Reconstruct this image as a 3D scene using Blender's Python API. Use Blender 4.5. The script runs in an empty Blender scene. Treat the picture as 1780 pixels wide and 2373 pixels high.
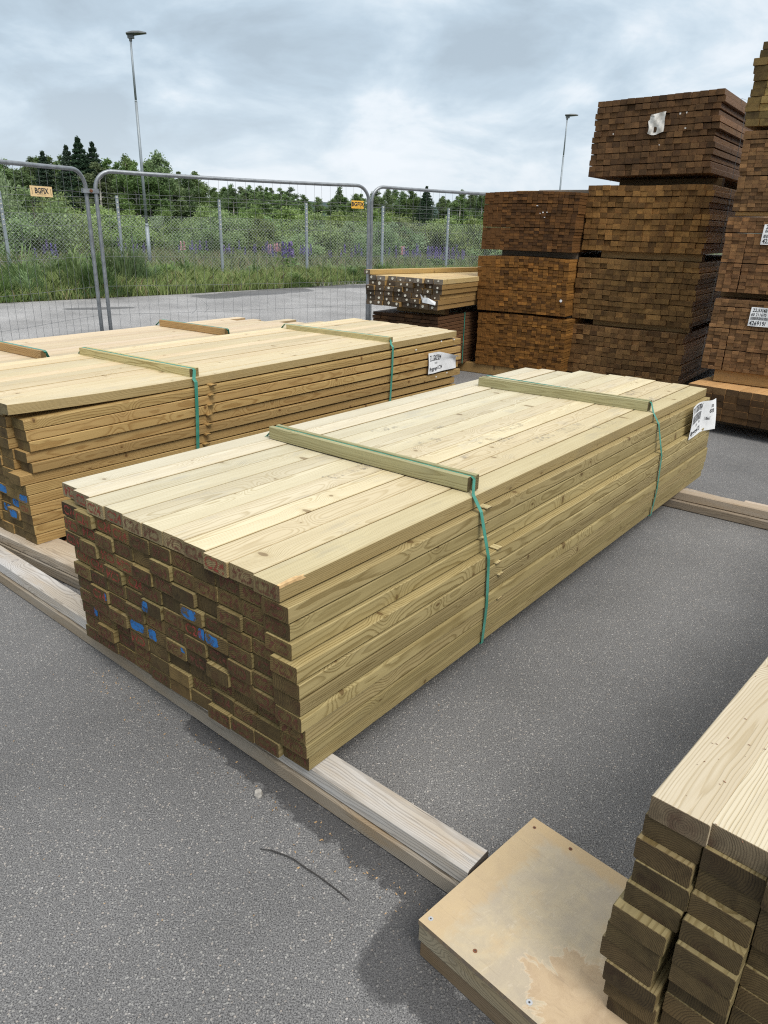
import bpy, math, random
import numpy as np
from mathutils import Vector, Matrix, noise as mnoise

random.seed(7); np.random.seed(7)
R = math.radians
scene = bpy.context.scene
COL = scene.collection

# ------------------------------------------------------------------ camera
cd = bpy.data.cameras.new('camera'); cam = bpy.data.objects.new('camera', cd); COL.objects.link(cam)
cd.sensor_fit = 'VERTICAL'; cd.sensor_height = 24.0; cd.lens = 1699.88 / 2373 * 24.0
cd.clip_start = 0.05; cd.clip_end = 6000
pit, rol = 0.3722, 0.0251
fw = Vector((0, math.cos(pit), -math.sin(pit))); up0 = Vector((0, math.sin(pit), math.cos(pit))); rt0 = Vector((1, 0, 0))
rt = rt0 * math.cos(rol) + up0 * math.sin(rol); up = -rt0 * math.sin(rol) + up0 * math.cos(rol)
m = Matrix.Identity(4)
for i in range(3):
    m[i][0], m[i][1], m[i][2] = rt[i], up[i], -fw[i]
m[2][3] = 1.4336
cam.matrix_world = m
scene.camera = cam

# ------------------------------------------------------------------ view
scene.view_settings.view_transform = 'Standard'; scene.view_settings.look = 'None'
scene.view_settings.gamma = 1.0; scene.view_settings.use_curve_mapping = False
scene.view_settings.exposure = 0.75
scene.cycles.use_denoising = False
scene.cycles.filter_width = 1.15
SUN_EL, SUN_AZ = 52, 150       # degrees; azimuth measured from +Y towards +X

# ------------------------------------------------------------------ node helper
class NT:
    def __init__(s, nt): s.nt = nt; nt.nodes.clear()
    def n(s, typ, ins=None, **props):
        nd = s.nt.nodes.new(typ)
        for k, v in props.items(): setattr(nd, k, v)
        for k, v in (ins or {}).items(): s.set(nd, k, v)
        return nd
    def set(s, nd, k, v):
        sock = nd.inputs[k]
        if isinstance(v, bpy.types.NodeSocket): s.nt.links.new(v, sock)
        elif isinstance(v, bpy.types.Node): s.nt.links.new(v.outputs[0], sock)
        else:
            if sock.type == 'RGBA' and len(v) == 3: v = (*v, 1)
            sock.default_value = v
    def math(s, op, a, b=0.0, c=0.0, clamp=False):
        return s.n('ShaderNodeMath', {0: a, 1: b, 2: c}, operation=op, use_clamp=clamp).outputs[0]
    def vm(s, op, a, b=(0, 0, 0)):
        nd = s.n('ShaderNodeVectorMath', {0: a, 1: b}, operation=op)
        return nd.outputs['Value'] if op in ('LENGTH', 'DOT_PRODUCT', 'DISTANCE') else nd.outputs[0]
    def noise(s, vec, scale, detail=3.0, rough=0.55, dist=0.0, col=False):
        nd = s.n('ShaderNodeTexNoise', {'Vector': vec, 'Scale': scale, 'Detail': detail, 'Roughness': rough, 'Distortion': dist})
        return nd.outputs[1] if col else nd.outputs[0]
    def mix(s, f, a, b, mode='MIX'):
        nd = s.n('ShaderNodeMix', data_type='RGBA', blend_type=mode)
        s.set(nd, 0, f); s.set(nd, 6, a); s.set(nd, 7, b)
        return nd.outputs[2]
    def rng(s, v, a, b, c=0.0, d=1.0, smooth=False):
        nd = s.n('ShaderNodeMapRange', {'Value': v, 'From Min': a, 'From Max': b, 'To Min': c, 'To Max': d})
        if smooth: nd.interpolation_type = 'SMOOTHSTEP'
        return nd.outputs[0]
    def ramp(s, v, stops):
        nd = s.n('ShaderNodeValToRGB', {0: v}); cr = nd.color_ramp
        while len(cr.elements) > 1: cr.elements.remove(cr.elements[-1])
        cr.elements[0].position = stops[0][0]; cr.elements[0].color = (*stops[0][1], 1)
        for p, c in stops[1:]:
            e = cr.elements.new(p); e.color = (*c, 1)
        return nd.outputs[0]
    def xyz(s, v):
        nd = s.n('ShaderNodeSeparateXYZ', {0: v}); return nd.outputs[0], nd.outputs[1], nd.outputs[2]
    def comb(s, x, y, z): return s.n('ShaderNodeCombineXYZ', {0: x, 1: y, 2: z}).outputs[0]

def mat(name):
    mt = bpy.data.materials.new(name); mt.use_nodes = True
    return mt, NT(mt.node_tree)
def finish(t, col, rough=0.6, bump=None, bdist=0.001, bstr=1.0, metal=0.0, spec=0.5, alpha=None, trans=None):
    b = t.n('ShaderNodeBsdfPrincipled', {'Base Color': col, 'Roughness': rough, 'Metallic': metal, 'Specular IOR Level': spec})
    if alpha is not None: t.set(b, 'Alpha', alpha)
    if bump is not None:
        bn = t.n('ShaderNodeBump', {'Height': bump, 'Distance': bdist, 'Strength': bstr}); t.set(b, 'Normal', bn.outputs[0])
    o = t.n('ShaderNodeOutputMaterial')
    if trans is not None:
        tr = t.n('ShaderNodeBsdfTranslucent', {'Color': trans})
        mx = t.n('ShaderNodeMixShader', {0: 0.3, 1: b, 2: tr}); t.set(o, 0, mx)
    else: t.set(o, 0, b)
def plain(name, c, rough=0.6, metal=0.0, var=0.0, vs=30.0, spec=0.5):
    mt, t = mat(name)
    if var:
        co = t.n('ShaderNodeTexCoord').outputs['Object']
        f = t.rng(t.noise(co, vs, 4), 0.3, 0.7, 1 - var, 1 + var)
        cc = t.vm('SCALE', t.comb(*c)) ; nd = cc.node; t.set(nd, 3, f); cc = nd.outputs[0]
    else: cc = c
    finish(t, cc, rough, metal=metal, spec=spec)
    return mt

# ------------------------------------------------------------------ world: overcast sky
world = bpy.data.worlds.new('World'); scene.world = world; world.use_nodes = True
w = NT(world.node_tree)
sky = w.n('ShaderNodeTexSky'); sky.sky_type = 'NISHITA'; sky.sun_disc = False
sky.sun_elevation = R(SUN_EL); sky.sun_rotation = R(SUN_AZ); sky.air_density = 1.0; sky.dust_density = 2.0
gen = w.n('ShaderNodeTexCoord').outputs['Generated']
sx, sy, sz = w.xyz(w.vm('NORMALIZE', gen))
zz = w.math('ADD', w.math('MAXIMUM', sz, 0.0), 0.42)
pc = w.comb(w.math('DIVIDE', sx, zz), w.math('DIVIDE', sy, zz), w.math('MULTIPLY', sz, 1.5))
n1 = w.noise(w.vm('ADD', pc, (3.1, 1.7, 0)), 1.15, 3, 0.5, 0.2)
n2 = w.noise(w.vm('ADD', pc, (9.3, 4.4, 2)), 3.1, 6, 0.55, 0.35)
n3 = w.noise(w.vm('MULTIPLY', pc, (0.8, 1.2, 1)), 8.5, 5, 0.55, 0.3)
cl = w.math('ADD', w.math('ADD', w.math('MULTIPLY', n1, 0.42), w.math('MULTIPLY', n2, 0.46)), w.math('MULTIPLY', n3, 0.12))
cl = w.math('ADD', w.math('MULTIPLY', w.math('SUBTRACT', cl, 0.5), 1.7), 0.485)
# the cloud deck thins towards the east (right)
cl = w.math('ADD', cl, w.math('MULTIPLY', w.math('SUBTRACT', sx, 0.02), 0.16))
cc = w.ramp(cl, [(0.32, (0.46, 0.555, 0.64)), (0.42, (0.54, 0.655, 0.755)), (0.50, (0.66, 0.77, 0.86)), (0.57, (0.82, 0.89, 0.95)), (0.66, (0.93, 0.97, 1.02))])
# pale band low over the horizon and brighter zenith of an overcast sky
low = w.rng(sz, 0.0, 0.20, 1.0, 0.0, True)
cc = w.mix(w.math('MULTIPLY', low, 0.45), cc, (0.78, 0.85, 0.92))
zen = w.rng(sz, 0.40, 1.0, 1.0, 1.7, True)
cc = w.mix(w.rng(sz, 0.42, 0.75, 0, 0.9, True), cc, (0.80, 0.80, 0.79))
cs = w.n('ShaderNodeVectorMath', operation='SCALE'); w.set(cs, 0, cc); w.set(cs, 3, zen)
bgc = w.n('ShaderNodeBackground', {'Color': cs.outputs[0], 'Strength': 0.62})
bgs = w.n('ShaderNodeBackground', {'Color': sky.outputs[0], 'Strength': 0.08})
mxs = w.n('ShaderNodeMixShader', {0: 0.93, 1: bgs, 2: bgc})
w.set(w.n('ShaderNodeOutputWorld'), 0, mxs)

# ------------------------------------------------------------------ sun behind the cloud
sd = bpy.data.lights.new('sun', 'SUN'); sun = bpy.data.objects.new('sun', sd); COL.objects.link(sun)
sd.energy = 1.5; sd.angle = R(28); sd.color = (1.0, 0.95, 0.87)
dv = Vector((math.sin(R(SUN_AZ)) * math.cos(R(SUN_EL)), math.cos(R(SUN_AZ)) * math.cos(R(SUN_EL)), math.sin(R(SUN_EL))))
sun.rotation_euler = dv.to_track_quat('Z', 'Y').to_euler()

# ------------------------------------------------------------------ mesh + object helpers
def mesh_np(name, V, F, mats, midx=None, smooth=False):
    me = bpy.data.meshes.new(name); me.from_pydata([tuple(v) for v in V], [], [tuple(f) for f in F])
    for mt in mats: me.materials.append(mt)
    if midx is not None: me.polygons.foreach_set('material_index', np.array(midx, dtype=np.int32))
    if smooth: me.polygons.foreach_set('use_smooth', np.ones(len(me.polygons), dtype=bool))
    me.update(); return me
def mesh_quads(name, V, n, k, mats, midx=None):
    """n faces of k corners each, V holds n*k vertices (fast path for foliage)"""
    me = bpy.data.meshes.new(name); V = np.asarray(V, dtype=np.float32).reshape(-1, 3)
    me.vertices.add(n * k); me.vertices.foreach_set('co', V.ravel())
    me.loops.add(n * k); me.loops.foreach_set('vertex_index', np.arange(n * k, dtype=np.int32))
    me.polygons.add(n); me.polygons.foreach_set('loop_start', np.arange(0, n * k, k, dtype=np.int32))
    for mt in mats: me.materials.append(mt)
    if midx is not None: me.polygons.foreach_set('material_index', np.asarray(midx, dtype=np.int32))
    me.update(); me.validate(); return me
def obj(name, me, parent=None, loc=(0, 0, 0), rot=(0, 0, 0), color=None):
    o = bpy.data.objects.new(name, me); COL.objects.link(o)
    if parent is not None: o.parent = parent
    o.location = loc; o.rotation_euler = rot
    if color is not None: o.color = (*color, 1)
    return o
def thing(name, label, cat, loc=(0, 0, 0), rz=0, group=None, me=None, color=None):
    o = obj(name, me, None, loc, (0, 0, rz), color)
    o['label'] = label; o['category'] = cat
    if group: o['group'] = group
    return o
class MB:
    def __init__(s): s.V = []; s.F = []; s.M = []
    def add(s, V, F, mi=0):
        b = len(s.V); s.V += [tuple(v) for v in V]; s.F += [tuple(i + b for i in f) for f in F]
        s.M += (mi if isinstance(mi, list) else [mi] * len(F))
    def box(s, x0, x1, y0, y1, z0, z1, mi=0):
        s.add([(x0, y0, z0), (x1, y0, z0), (x1, y1, z0), (x0, y1, z0), (x0, y0, z1), (x1, y0, z1), (x1, y1, z1), (x0, y1, z1)],
              [(0, 3, 2, 1), (4, 5, 6, 7), (0, 1, 5, 4), (1, 2, 6, 5), (2, 3, 7, 6), (3, 0, 4, 7)], mi)
    def tube(s, pts, r, n=8, mi=0, caps=True):
        pts = [Vector(p) for p in pts]; k = len(pts)
        rs = r if isinstance(r, (list, tuple)) else [r] * k
        V = []; prev = None
        for i, p in enumerate(pts):
            d = (pts[min(i + 1, k - 1)] - pts[max(i - 1, 0)]).normalized()
            if prev is None:
                a = Vector((0, 0, 1)) if abs(d.z) < 0.9 else Vector((1, 0, 0)); u = d.cross(a).normalized()
            else: u = (prev - d * prev.dot(d)).normalized()
            prev = u; v = d.cross(u)
            for j in range(n):
                t = 2 * math.pi * j / n; V.append(p + (u * math.cos(t) + v * math.sin(t)) * rs[i])
        F = [(i * n + j, i * n + (j + 1) % n, (i + 1) * n + (j + 1) % n, (i + 1) * n + j) for i in range(k - 1) for j in range(n)]
        if caps: F += [tuple(range(n))[::-1], tuple((k - 1) * n + j for j in range(n))]
        s.add(V, F, mi)
    def prism(s, sec, x0, x1, mi=0, mcap=1):
        """sec: list of (y,z), extruded along x"""
        n = len(sec)
        V = [(x0, y, z) for y, z in sec] + [(x1, y, z) for y, z in sec]
        F = [(j, (j + 1) % n, n + (j + 1) % n, n + j) for j in range(n)] + [tuple(range(n))[::-1], tuple(n + j for j in range(n))]
        s.add(V, F, [mi] * n + [mcap, mcap])
    def mesh(s, name, mats, smooth=False): return mesh_np(name, s.V, s.F, mats, s.M, smooth)

def board_mesh(name, L, bw, bh, mats, c=0.0021, wane=0.0):
    """a sawn board along +x from the origin, cross-section centred, chamfered arrises and ends"""
    y, z = bw / 2, bh / 2
    def sec(i, q):
        cc = c; yy, zz = y - i, z - i
        tr = wane if q else 0
        return [(-yy + cc, -zz), (yy - cc, -zz), (yy, -zz + cc), (yy, zz - cc), (yy - cc, zz), (-yy + cc + tr * .2, zz), (-yy, zz - cc - tr), (-yy, -zz + cc)]
    V = []
    e = 0.0010; ei = min(0.0006, c * .4)
    for x, i in ((0, ei), (e, 0), (L - e, 0), (L, ei)):
        V += [(x, a, b) for a, b in sec(i, 1)]
    F = []; M = []
    for k in range(3):
        for j in range(8):
            F.append((k * 8 + j, k * 8 + (j + 1) % 8, (k + 1) * 8 + (j + 1) % 8, (k + 1) * 8 + j)); M.append(1 if k != 1 else 0)
    F += [tuple(range(8))[::-1], tuple(24 + j for j in range(8))]; M += [1, 1]
    return mesh_np(name, V, F, mats, M)

# ------------------------------------------------------------------ materials
def wood(name, light, dark, knotc, ring=0.0042, contrast=1.0, dirt=(0.25, 0.22, 0.18), dirtamt=0.3, rough=0.62, end=False,
         endcol=(0.2, 0.15, 0.08), endcol2=(0.12, 0.08, 0.045), endcol3=(0.11, 0.045, 0.028), knots=True, side_shade=None, grey=0.0, greyc=(0.42, 0.42, 0.41), bump=0.0006):
    mt, t = mat(name)
    oi = t.n('ShaderNodeObjectInfo'); rnd = oi.outputs['Random']; ocol = oi.outputs['Color']
    wn = t.n('ShaderNodeTexWhiteNoise', {'W': t.math('MULTIPLY', rnd, 91.7)}, noise_dimensions='1D')
    r1, r2, r3 = t.xyz(wn.outputs['Color'])
    co = t.n('ShaderNodeTexCoord').outputs['Object']
    off = t.comb(t.math('MULTIPLY', r3, 37.0), 0, 0)
    cx = t.vm('ADD', co, off)
    x, y, z = t.xyz(cx)
    # warp of the growth rings along the board
    wv = t.noise(t.vm('MULTIPLY', cx, (1.7, 5, 5)), 1.0, 3, 0.5, 0, True)
    wx, wy, wz = t.xyz(t.vm('SUBTRACT', wv, (0.5, 0.5, 0.5)))
    py = t.math('MULTIPLY', t.math('SUBTRACT', r1, 0.5), 0.13)
    pz = t.math('ADD', t.math('MULTIPLY', r2, -0.075), 0.012)
    yy = t.math('ADD', t.math('SUBTRACT', y, py), t.math('MULTIPLY', wy, 0.045))
    zz = t.math('ADD', t.math('SUBTRACT', z, pz), t.math('MULTIPLY', wz, 0.040))
    rad = t.math('SQRT', t.math('ADD', t.math('MULTIPLY', yy, yy), t.math('MULTIPLY', zz, zz)))
    if knots:
        ang = t.math('ARCTAN2', yy, zz)
        kv = t.comb(t.math('MULTIPLY', x, 3.2), t.math('MULTIPLY', ang, 0.17), 0)
        vo = t.n('ShaderNodeTexVoronoi', {'Vector': kv, 'Scale': 1.0, 'Randomness': 1.0}, voronoi_dimensions='2D')
        kd = t.math('ADD', vo.outputs['Distance'], t.math('MULTIPLY', wx, 0.03))
        ksz = t.xyz(vo.outputs['Color'])[0]
        e = t.math('EXPONENT', t.math('MULTIPLY', t.math('POWER', t.math('DIVIDE', kd, 0.14), 2.0), -1.0))
        rad = t.math('ADD', rad, t.math('MULTIPLY', e, 0.026))
    fine = t.noise(t.vm('MULTIPLY', cx, (6, 160, 160)), 1.0, 2, 0.6)
    ph = t.math('ADD', t.math('DIVIDE', rad, ring), t.math('MULTIPLY', fine, 0.55))
    fr = t.math('FRACT', ph)
    late = t.rng(fr, 0.42, 0.88, 0, 1, True)
    late = t.math('MULTIPLY', late, t.rng(fr, 0.90, 1.0, 1, 0))
    rvar = t.noise(t.comb(t.math('MULTIPLY', rad, 90.0), 0.0, t.math('MULTIPLY', r1, 50.0)), 1.0, 1)
    late = t.math('MULTIPLY', late, t.rng(rvar, 0.3, 0.7, 0.35, 1.0))
    if not end:
        c = t.mix(t.math('MULTIPLY', late, min(1.0, 0.80 * contrast)), light, dark)
        tone = t.noise(t.vm('MULTIPLY', cx, (1.3, 12, 12)), 1.0, 4)
        c = t.mix(t.rng(tone, 0.35, 0.7, 0, 0.38), c, dark)
        c = t.mix(t.rng(fine, 0.45, 0.75, 0, 0.22 * contrast), c, dark)
        if knots:
            kr = t.math('ADD', t.math('MULTIPLY', ksz, 0.024), 0.012)
            km = t.rng(t.math('SUBTRACT', kd, kr), -0.004, 0.004, 1, 0)
            ko = t.rng(t.math('SUBTRACT', kd, kr), 0.0, 0.05, 0.40, 0)
            c = t.mix(ko, c, dark); c = t.mix(t.math('MULTIPLY', km, 0.75), c, knotc)
        if grey:
            g = t.rng(t.noise(t.vm('MULTIPLY', cx, (2.2, 14, 14)), 1.0, 5, 0.6), 0.36, 0.60, grey, grey * 0.35)
            c = t.mix(g, c, t.mix(late, greyc, tuple(v * 0.55 for v in greyc)))
        if grey:
            ck = t.noise(t.vm('MULTIPLY', cx, (3.5, 170, 170)), 1.0, 3, 0.55)
            c = t.mix(t.rng(ck, 0.66, 0.72, 0, 0.75), c, (0.06, 0.05, 0.04))
            st_ = t.noise(t.vm('MULTIPLY', cx, (2.0, 9, 9)), 1.0, 4, 0.7)
            c = t.mix(t.rng(st_, 0.58, 0.70, 0, 0.5), c, (0.46, 0.33, 0.18))
        dn = t.noise(t.vm('MULTIPLY', cx, (5, 16, 16)), 1.0, 5, 0.65)
        c = t.mix(t.rng(dn, 0.56, 0.78, 0, dirtamt), c, dirt)
        sp = t.noise(cx, 260, 1)
        c = t.mix(t.rng(sp, 0.72, 0.80, 0, 0.30), c, dirt)
        h = t.math('SUBTRACT', t.math('MULTIPLY', fine, 0.6), late)
    else:
        c = t.mix(t.math('MULTIPLY', late, 0.85), endcol, endcol2)
        hw = t.rng(t.math('ADD', rad, t.math('MULTIPLY', t.noise(cx, 60, 3), 0.05)), 0.030, 0.060, 0.75, 0.0, True)
        c = t.mix(hw, c, endcol3)
        bl = t.noise(t.vm('ADD', cx, (0, t.math('MULTIPLY', r2, 9.0) if False else 0.0, 0)), 34, 4, 0.6)
        c = t.mix(t.rng(bl, 0.44, 0.66, 0, 0.60), c, tuple(v * 0.55 for v in endcol2))
        bl2 = t.noise(cx, 17, 2)
        c = t.mix(t.rng(bl2, 0.48, 0.66, 0, 0.35), c, tuple(v * 1.5 for v in endcol))
        sp = t.noise(cx, 900, 2)
        c = t.mix(t.rng(sp, 0.60, 0.75, 0, 0.45), c, tuple(min(1, v * 2.4) for v in endcol))
        c = t.mix(t.math('MULTIPLY', late, 0.50), c, tuple(v * 0.45 for v in endcol2))
        crk_ = t.noise(t.vm('MULTIPLY', cx, (1, 40, 260)), 1.0, 2, 0.5)
        c = t.mix(t.rng(crk_, 0.70, 0.74, 0, 0.5), c, (0.02, 0.015, 0.01))
        h = t.math('ADD', t.math('MULTIPLY', late, 0.7), t.math('MULTIPLY', sp, 0.9))
    if side_shade:
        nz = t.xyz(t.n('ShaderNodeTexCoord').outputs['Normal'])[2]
        c = t.mix(t.rng(nz, 0.5, 0.9, 1, 0), c, t.mix(1.0, c, side_shade, 'MULTIPLY'))  # side faces multiplied darker: top-versus-side skylight put into the colour
    br = t.rng(r1, 0, 1, 0.90, 1.08) if not end else t.rng(r2, 0, 1, 0.62, 1.22)
    c = t.mix(1.0, c, ocol, 'MULTIPLY')
    nd = t.n('ShaderNodeVectorMath', operation='SCALE'); t.set(nd, 0, c); t.set(nd, 3, br)
    finish(t, nd.outputs[0], rough if not end else 0.85, h, bump, 0.9, spec=0.35)
    return mt

# piles of pale impregnated studs
W1 = wood('wood_pale_green', (0.66, 0.60, 0.41), (0.30, 0.240, 0.115), (0.17, 0.105, 0.05), ring=0.0066, contrast=1.2, dirtamt=0.28, dirt=(0.30, 0.28, 0.26))
W1T = wood('wood_pale_planed', (0.66, 0.585, 0.415), (0.42, 0.335, 0.185), (0.20, 0.135, 0.07), ring=0.0050, contrast=0.95, side_shade=(0.62, 0.55, 0.42), dirtamt=0.55, dirt=(0.36, 0.34, 0.30))
W6T = wood('wood_planed_near', (0.60, 0.545, 0.40), (0.36, 0.285, 0.15), (0.20, 0.13, 0.07), ring=0.0052, contrast=0.95, dirtamt=0.34, dirt=(0.34, 0.32, 0.29))
E1 = wood('end_grain_green', None, None, None, end=True, endcol=(0.275, 0.212, 0.110), endcol2=(0.125, 0.084, 0.044), endcol3=(0.195, 0.112, 0.066), ring=0.0058)
E6 = wood('end_grain_mossy', None, None, None, end=True, endcol=(0.245, 0.190, 0.112), endcol2=(0.135, 0.098, 0.058), endcol3=(0.092, 0.045, 0.029), ring=0.0042)
W2 = wood('wood_honey', (0.66, 0.50, 0.255), (0.34, 0.20, 0.07), (0.15, 0.075, 0.03), ring=0.0062, dirtamt=0.22, dirt=(0.26, 0.22, 0.17))
E2 = wood('end_grain_honey', None, None, None, end=True, endcol=(0.25, 0.19, 0.085), endcol2=(0.12, 0.085, 0.038), endcol3=(0.13, 0.085, 0.04))
W3 = wood('wood_pinkish', (0.66, 0.47, 0.29), (0.40, 0.25, 0.13), (0.16, 0.08, 0.04), dirtamt=0.25)
WG = wood('wood_weathered', (0.44, 0.37, 0.27), (0.24, 0.185, 0.13), (0.13, 0.09, 0.065), grey=0.95, dirtamt=0.35, greyc=(0.50, 0.485, 0.46), contrast=0.8, rough=0.75)
EG = wood('end_weathered', None, None, None, end=True, endcol=(0.10, 0.085, 0.07), endcol2=(0.05, 0.04, 0.035))
WB = wood('wood_dark_brown', (0.29, 0.185, 0.100), (0.150, 0.090, 0.045), (0.08, 0.045, 0.02), knots=False, dirtamt=0.25, dirt=(0.08, 0.06, 0.05))
EB = wood('end_dark_brown', None, None, None, end=True, endcol=(0.175, 0.100, 0.040), endcol2=(0.085, 0.045, 0.018), endcol3=(0.12, 0.062, 0.025), ring=0.003)
WO = wood('wood_orange_tan', (0.62, 0.37, 0.16), (0.36, 0.19, 0.075), (0.15, 0.07, 0.03), dirtamt=0.2)
WT = wood('wood_olive_tan', (0.34, 0.215, 0.085), (0.18, 0.105, 0.040), (0.09, 0.05, 0.02), dirtamt=0.2)

STRAP, _t = mat('green_strap_plastic')
_co = _t.n('ShaderNodeTexCoord').outputs['Object']
finish(_t, _t.mix(_t.rng(_t.noise(_co, 14, 3), 0.4, 0.65), (0.035, 0.20, 0.145), (0.075, 0.29, 0.225)), 0.38)
STRAPD = plain('black_strap_plastic', (0.03, 0.03, 0.03), 0.4)
PAPER = plain('white_paper', (0.82, 0.83, 0.84), 0.55, var=0.06, vs=25)
BAG = plain('white_plastic_bag', (0.66, 0.64, 0.60), 0.5, var=0.25, vs=45)
INK = plain('black_ink', (0.03, 0.03, 0.035), 0.6)
GALV = plain('galvanised_steel', (0.25, 0.27, 0.29), 0.45, 0.6, var=0.22, vs=18)
GALVD = plain('galvanised_wire', (0.17, 0.18, 0.19), 0.55, 0.4)
POLEM = plain('pole_steel', (0.27, 0.31, 0.34), 0.5, 0.3, var=0.12, vs=4)
LAMPM = plain('lamp_dark_grey', (0.10, 0.11, 0.115), 0.45)
YEL = plain('sign_yellow', (0.83, 0.47, 0.06), 0.5)
YELP = plain('sign_faded_yellow', (0.80, 0.58, 0.30), 0.5)
RUST = plain('rusty_bolt', (0.17, 0.07, 0.035), 0.9, var=0.4, vs=90)
LINK = plain('chain_link_steel', (0.40, 0.43, 0.44), 0.55, 0.2)
ZINC = plain('zinc_screw', (0.55, 0.56, 0.57), 0.35, 0.8)
STONE = plain('grey_stone', (0.36, 0.34, 0.31), 0.9, var=0.35, vs=60)
DOT = plain('white_end_paint', (0.66, 0.62, 0.52), 0.7, var=0.25, vs=80)
WIREB = plain('black_iron_wire', (0.035, 0.032, 0.03), 0.6)
CONC = plain('concrete', (0.42, 0.41, 0.39), 0.9, var=0.15, vs=8)

def fading(name, c, lo, hi, sc):
    mt, t = mat(name)
    co = t.n('ShaderNodeTexCoord').outputs['Object']; rn = t.n('ShaderNodeObjectInfo').outputs['Random']
    v = t.vm('ADD', co, t.comb(t.math('MULTIPLY', rn, 31.0), t.math('MULTIPLY', rn, 17.0), 0))
    a = t.rng(t.noise(v, sc, 4, 0.65), lo, hi, 0, 0.92)
    finish(t, c, 0.8, alpha=a); return mt
STAMP = fading('red_stamp_ink', (0.27, 0.045, 0.030), 0.36, 0.60, 60)
STAMPF = fading('faded_stamp_ink', (0.13, 0.038, 0.024), 0.38, 0.66, 60)
BLUE = fading('blue_marking_paint', (0.02, 0.15, 0.42), 0.36, 0.50, 30)
SMUDGE, t = mat('grey_smudge_ink')
co = t.n('ShaderNodeTexCoord').outputs['Object']
a1 = t.rng(t.noise(t.vm('MULTIPLY', co, (90, 28, 1)), 1.0, 4, 0.7), 0.50, 0.64, 0, 1); a2 = t.rng(t.noise(co, 9, 3, 0.6), 0.44, 0.60, 0, 0.75)
finish(t, (0.16, 0.155, 0.16), 0.8, alpha=t.math('MULTIPLY', a1, a2))

# ------------------------------------------------------------------ text
_tc = {}
def text_mesh(body, size, mt, align='LEFT', bold=0.0):
    key = (body, size, mt.name, align)
    if key in _tc: return _tc[key]
    cu = bpy.data.curves.new('lettering', 'FONT'); cu.body = body; cu.size = size; cu.align_x = align; cu.offset = bold; cu.resolution_u = 3
    o = bpy.data.objects.new('lettering', cu); COL.objects.link(o)
    dg = bpy.context.evaluated_depsgraph_get(); dg.update()
    me = bpy.data.meshes.new_from_object(o.evaluated_get(dg)); me.name = 'lettering'
    bpy.data.objects.remove(o); bpy.data.curves.remove(cu)
    me.materials.clear(); me.materials.append(mt)
    _tc[key] = me; return me
def text_verts(body, size, mt, x, y, f, mb_list, bold=0.0, sx=1.0):
    """lettering laid on a curved sheet: f(u,v)->(x,y,z)"""
    me = text_mesh(body, size, mt, 'LEFT', bold)
    V = [f(x + v.co.x * sx, y + v.co.y) for v in me.vertices]; F = [tuple(p.vertices) for p in me.polygons]
    mb_list.add(V, F, 0)

def paper_label(parent, loc, rot, wd, ht, lines, bars, curl, mtp=PAPER, name='paper_label', seed=1, cut=None):
    """printed sheet in its own x (width) / y (up) plane facing +z, curled by curl(u,v)"""
    nx, ny = 16, 12
    def f(x, y, lift=0.0):
        u, v = x / wd, y / ht
        dx, dy, dz = curl(u, v); return (x + dx, y + dy, dz + lift)
    mb = MB(); V = []; F = []
    for j in range(ny + 1):
        for i in range(nx + 1):
            x, y = wd * i / nx, ht * j / ny
            if cut: x, y = cut(x, y)
            V.append(f(x, y))
    for j in range(ny):
        for i in range(nx):
            a = j * (nx + 1) + i; F.append((a, a + 1, a + nx + 2, a + nx + 1))
    # thin second skin so the sheet has thickness
    n = len(V); V += [(x, y, z - 0.0004) for x, y, z in V]; F += [tuple(n + k for k in q[::-1]) for q in F[:nx * ny]]
    mb.add(V, F)
    o = obj(name, mb.mesh('paper_sheet', [mtp], True), parent, loc, rot)
    tb = MB()
    for body, size, x, y, bold, sx in lines: text_verts(body, size, INK, x, y, lambda a, b: f(a, b, 0.0009), tb, bold, sx)
    rnd = random.Random(seed)
    for (bx, by, bwid, bhei) in bars:
        x = bx
        while x < bx + bwid:
            ww = rnd.choice((0.0009, 0.0016, 0.0026))
            tb.add([f(x, by, .0009), f(x + ww, by, .0009), f(x + ww, by + bhei, .0009), f(x, by + bhei, .0009)], [(0, 1, 2, 3)])
            x += ww + rnd.choice((0.0009, 0.0014, 0.0022))
    if tb.V: obj('printing', tb.mesh('printing', [INK]), o)
    return o

# ------------------------------------------------------------------ ground
ASPH, t = mat('asphalt_surface')
co = t.n('ShaderNodeTexCoord').outputs['Object']
gx, gy, gz = t.xyz(co)
wob = t.vm('ADD', co, t.n('ShaderNodeVectorMath', {0: t.vm('SUBTRACT', t.noise(co, 160, 2, 0.5, 0, True), (0.5, 0.5, 0.5)), 3: 0.006}, operation='SCALE').outputs[0])
v1 = t.n('ShaderNodeTexVoronoi', {'Vector': wob, 'Scale': 150.0, 'Randomness': 1.0})
v2 = t.n('ShaderNodeTexVoronoi', {'Vector': t.vm('ADD', wob, (3.3, 1.1, 0)), 'Scale': 290.0, 'Randomness': 1.0})
c1, c1g, c1b = t.xyz(v1.outputs['Color']); c2 = t.xyz(v2.outputs['Color'])[0]
base = t.mix(t.rng(t.noise(co, 300, 4, 0.75), 0.40, 0.60), (0.038, 0.038, 0.041), (0.235, 0.233, 0.232))
st2 = t.math('MULTIPLY', t.rng(v2.outputs['Distance'], 0.10, 0.36, 1, 0), t.rng(c2, 0.10, 0.35, 0, 1))
base = t.mix(t.math('MULTIPLY', st2, 0.85), base, (0.245, 0.24, 0.235))
st1 = t.math('MULTIPLY', t.rng(v1.outputs['Distance'], 0.34, 0.48, 1, 0), t.rng(c1, 0.42, 0.46, 0, 1))
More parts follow.
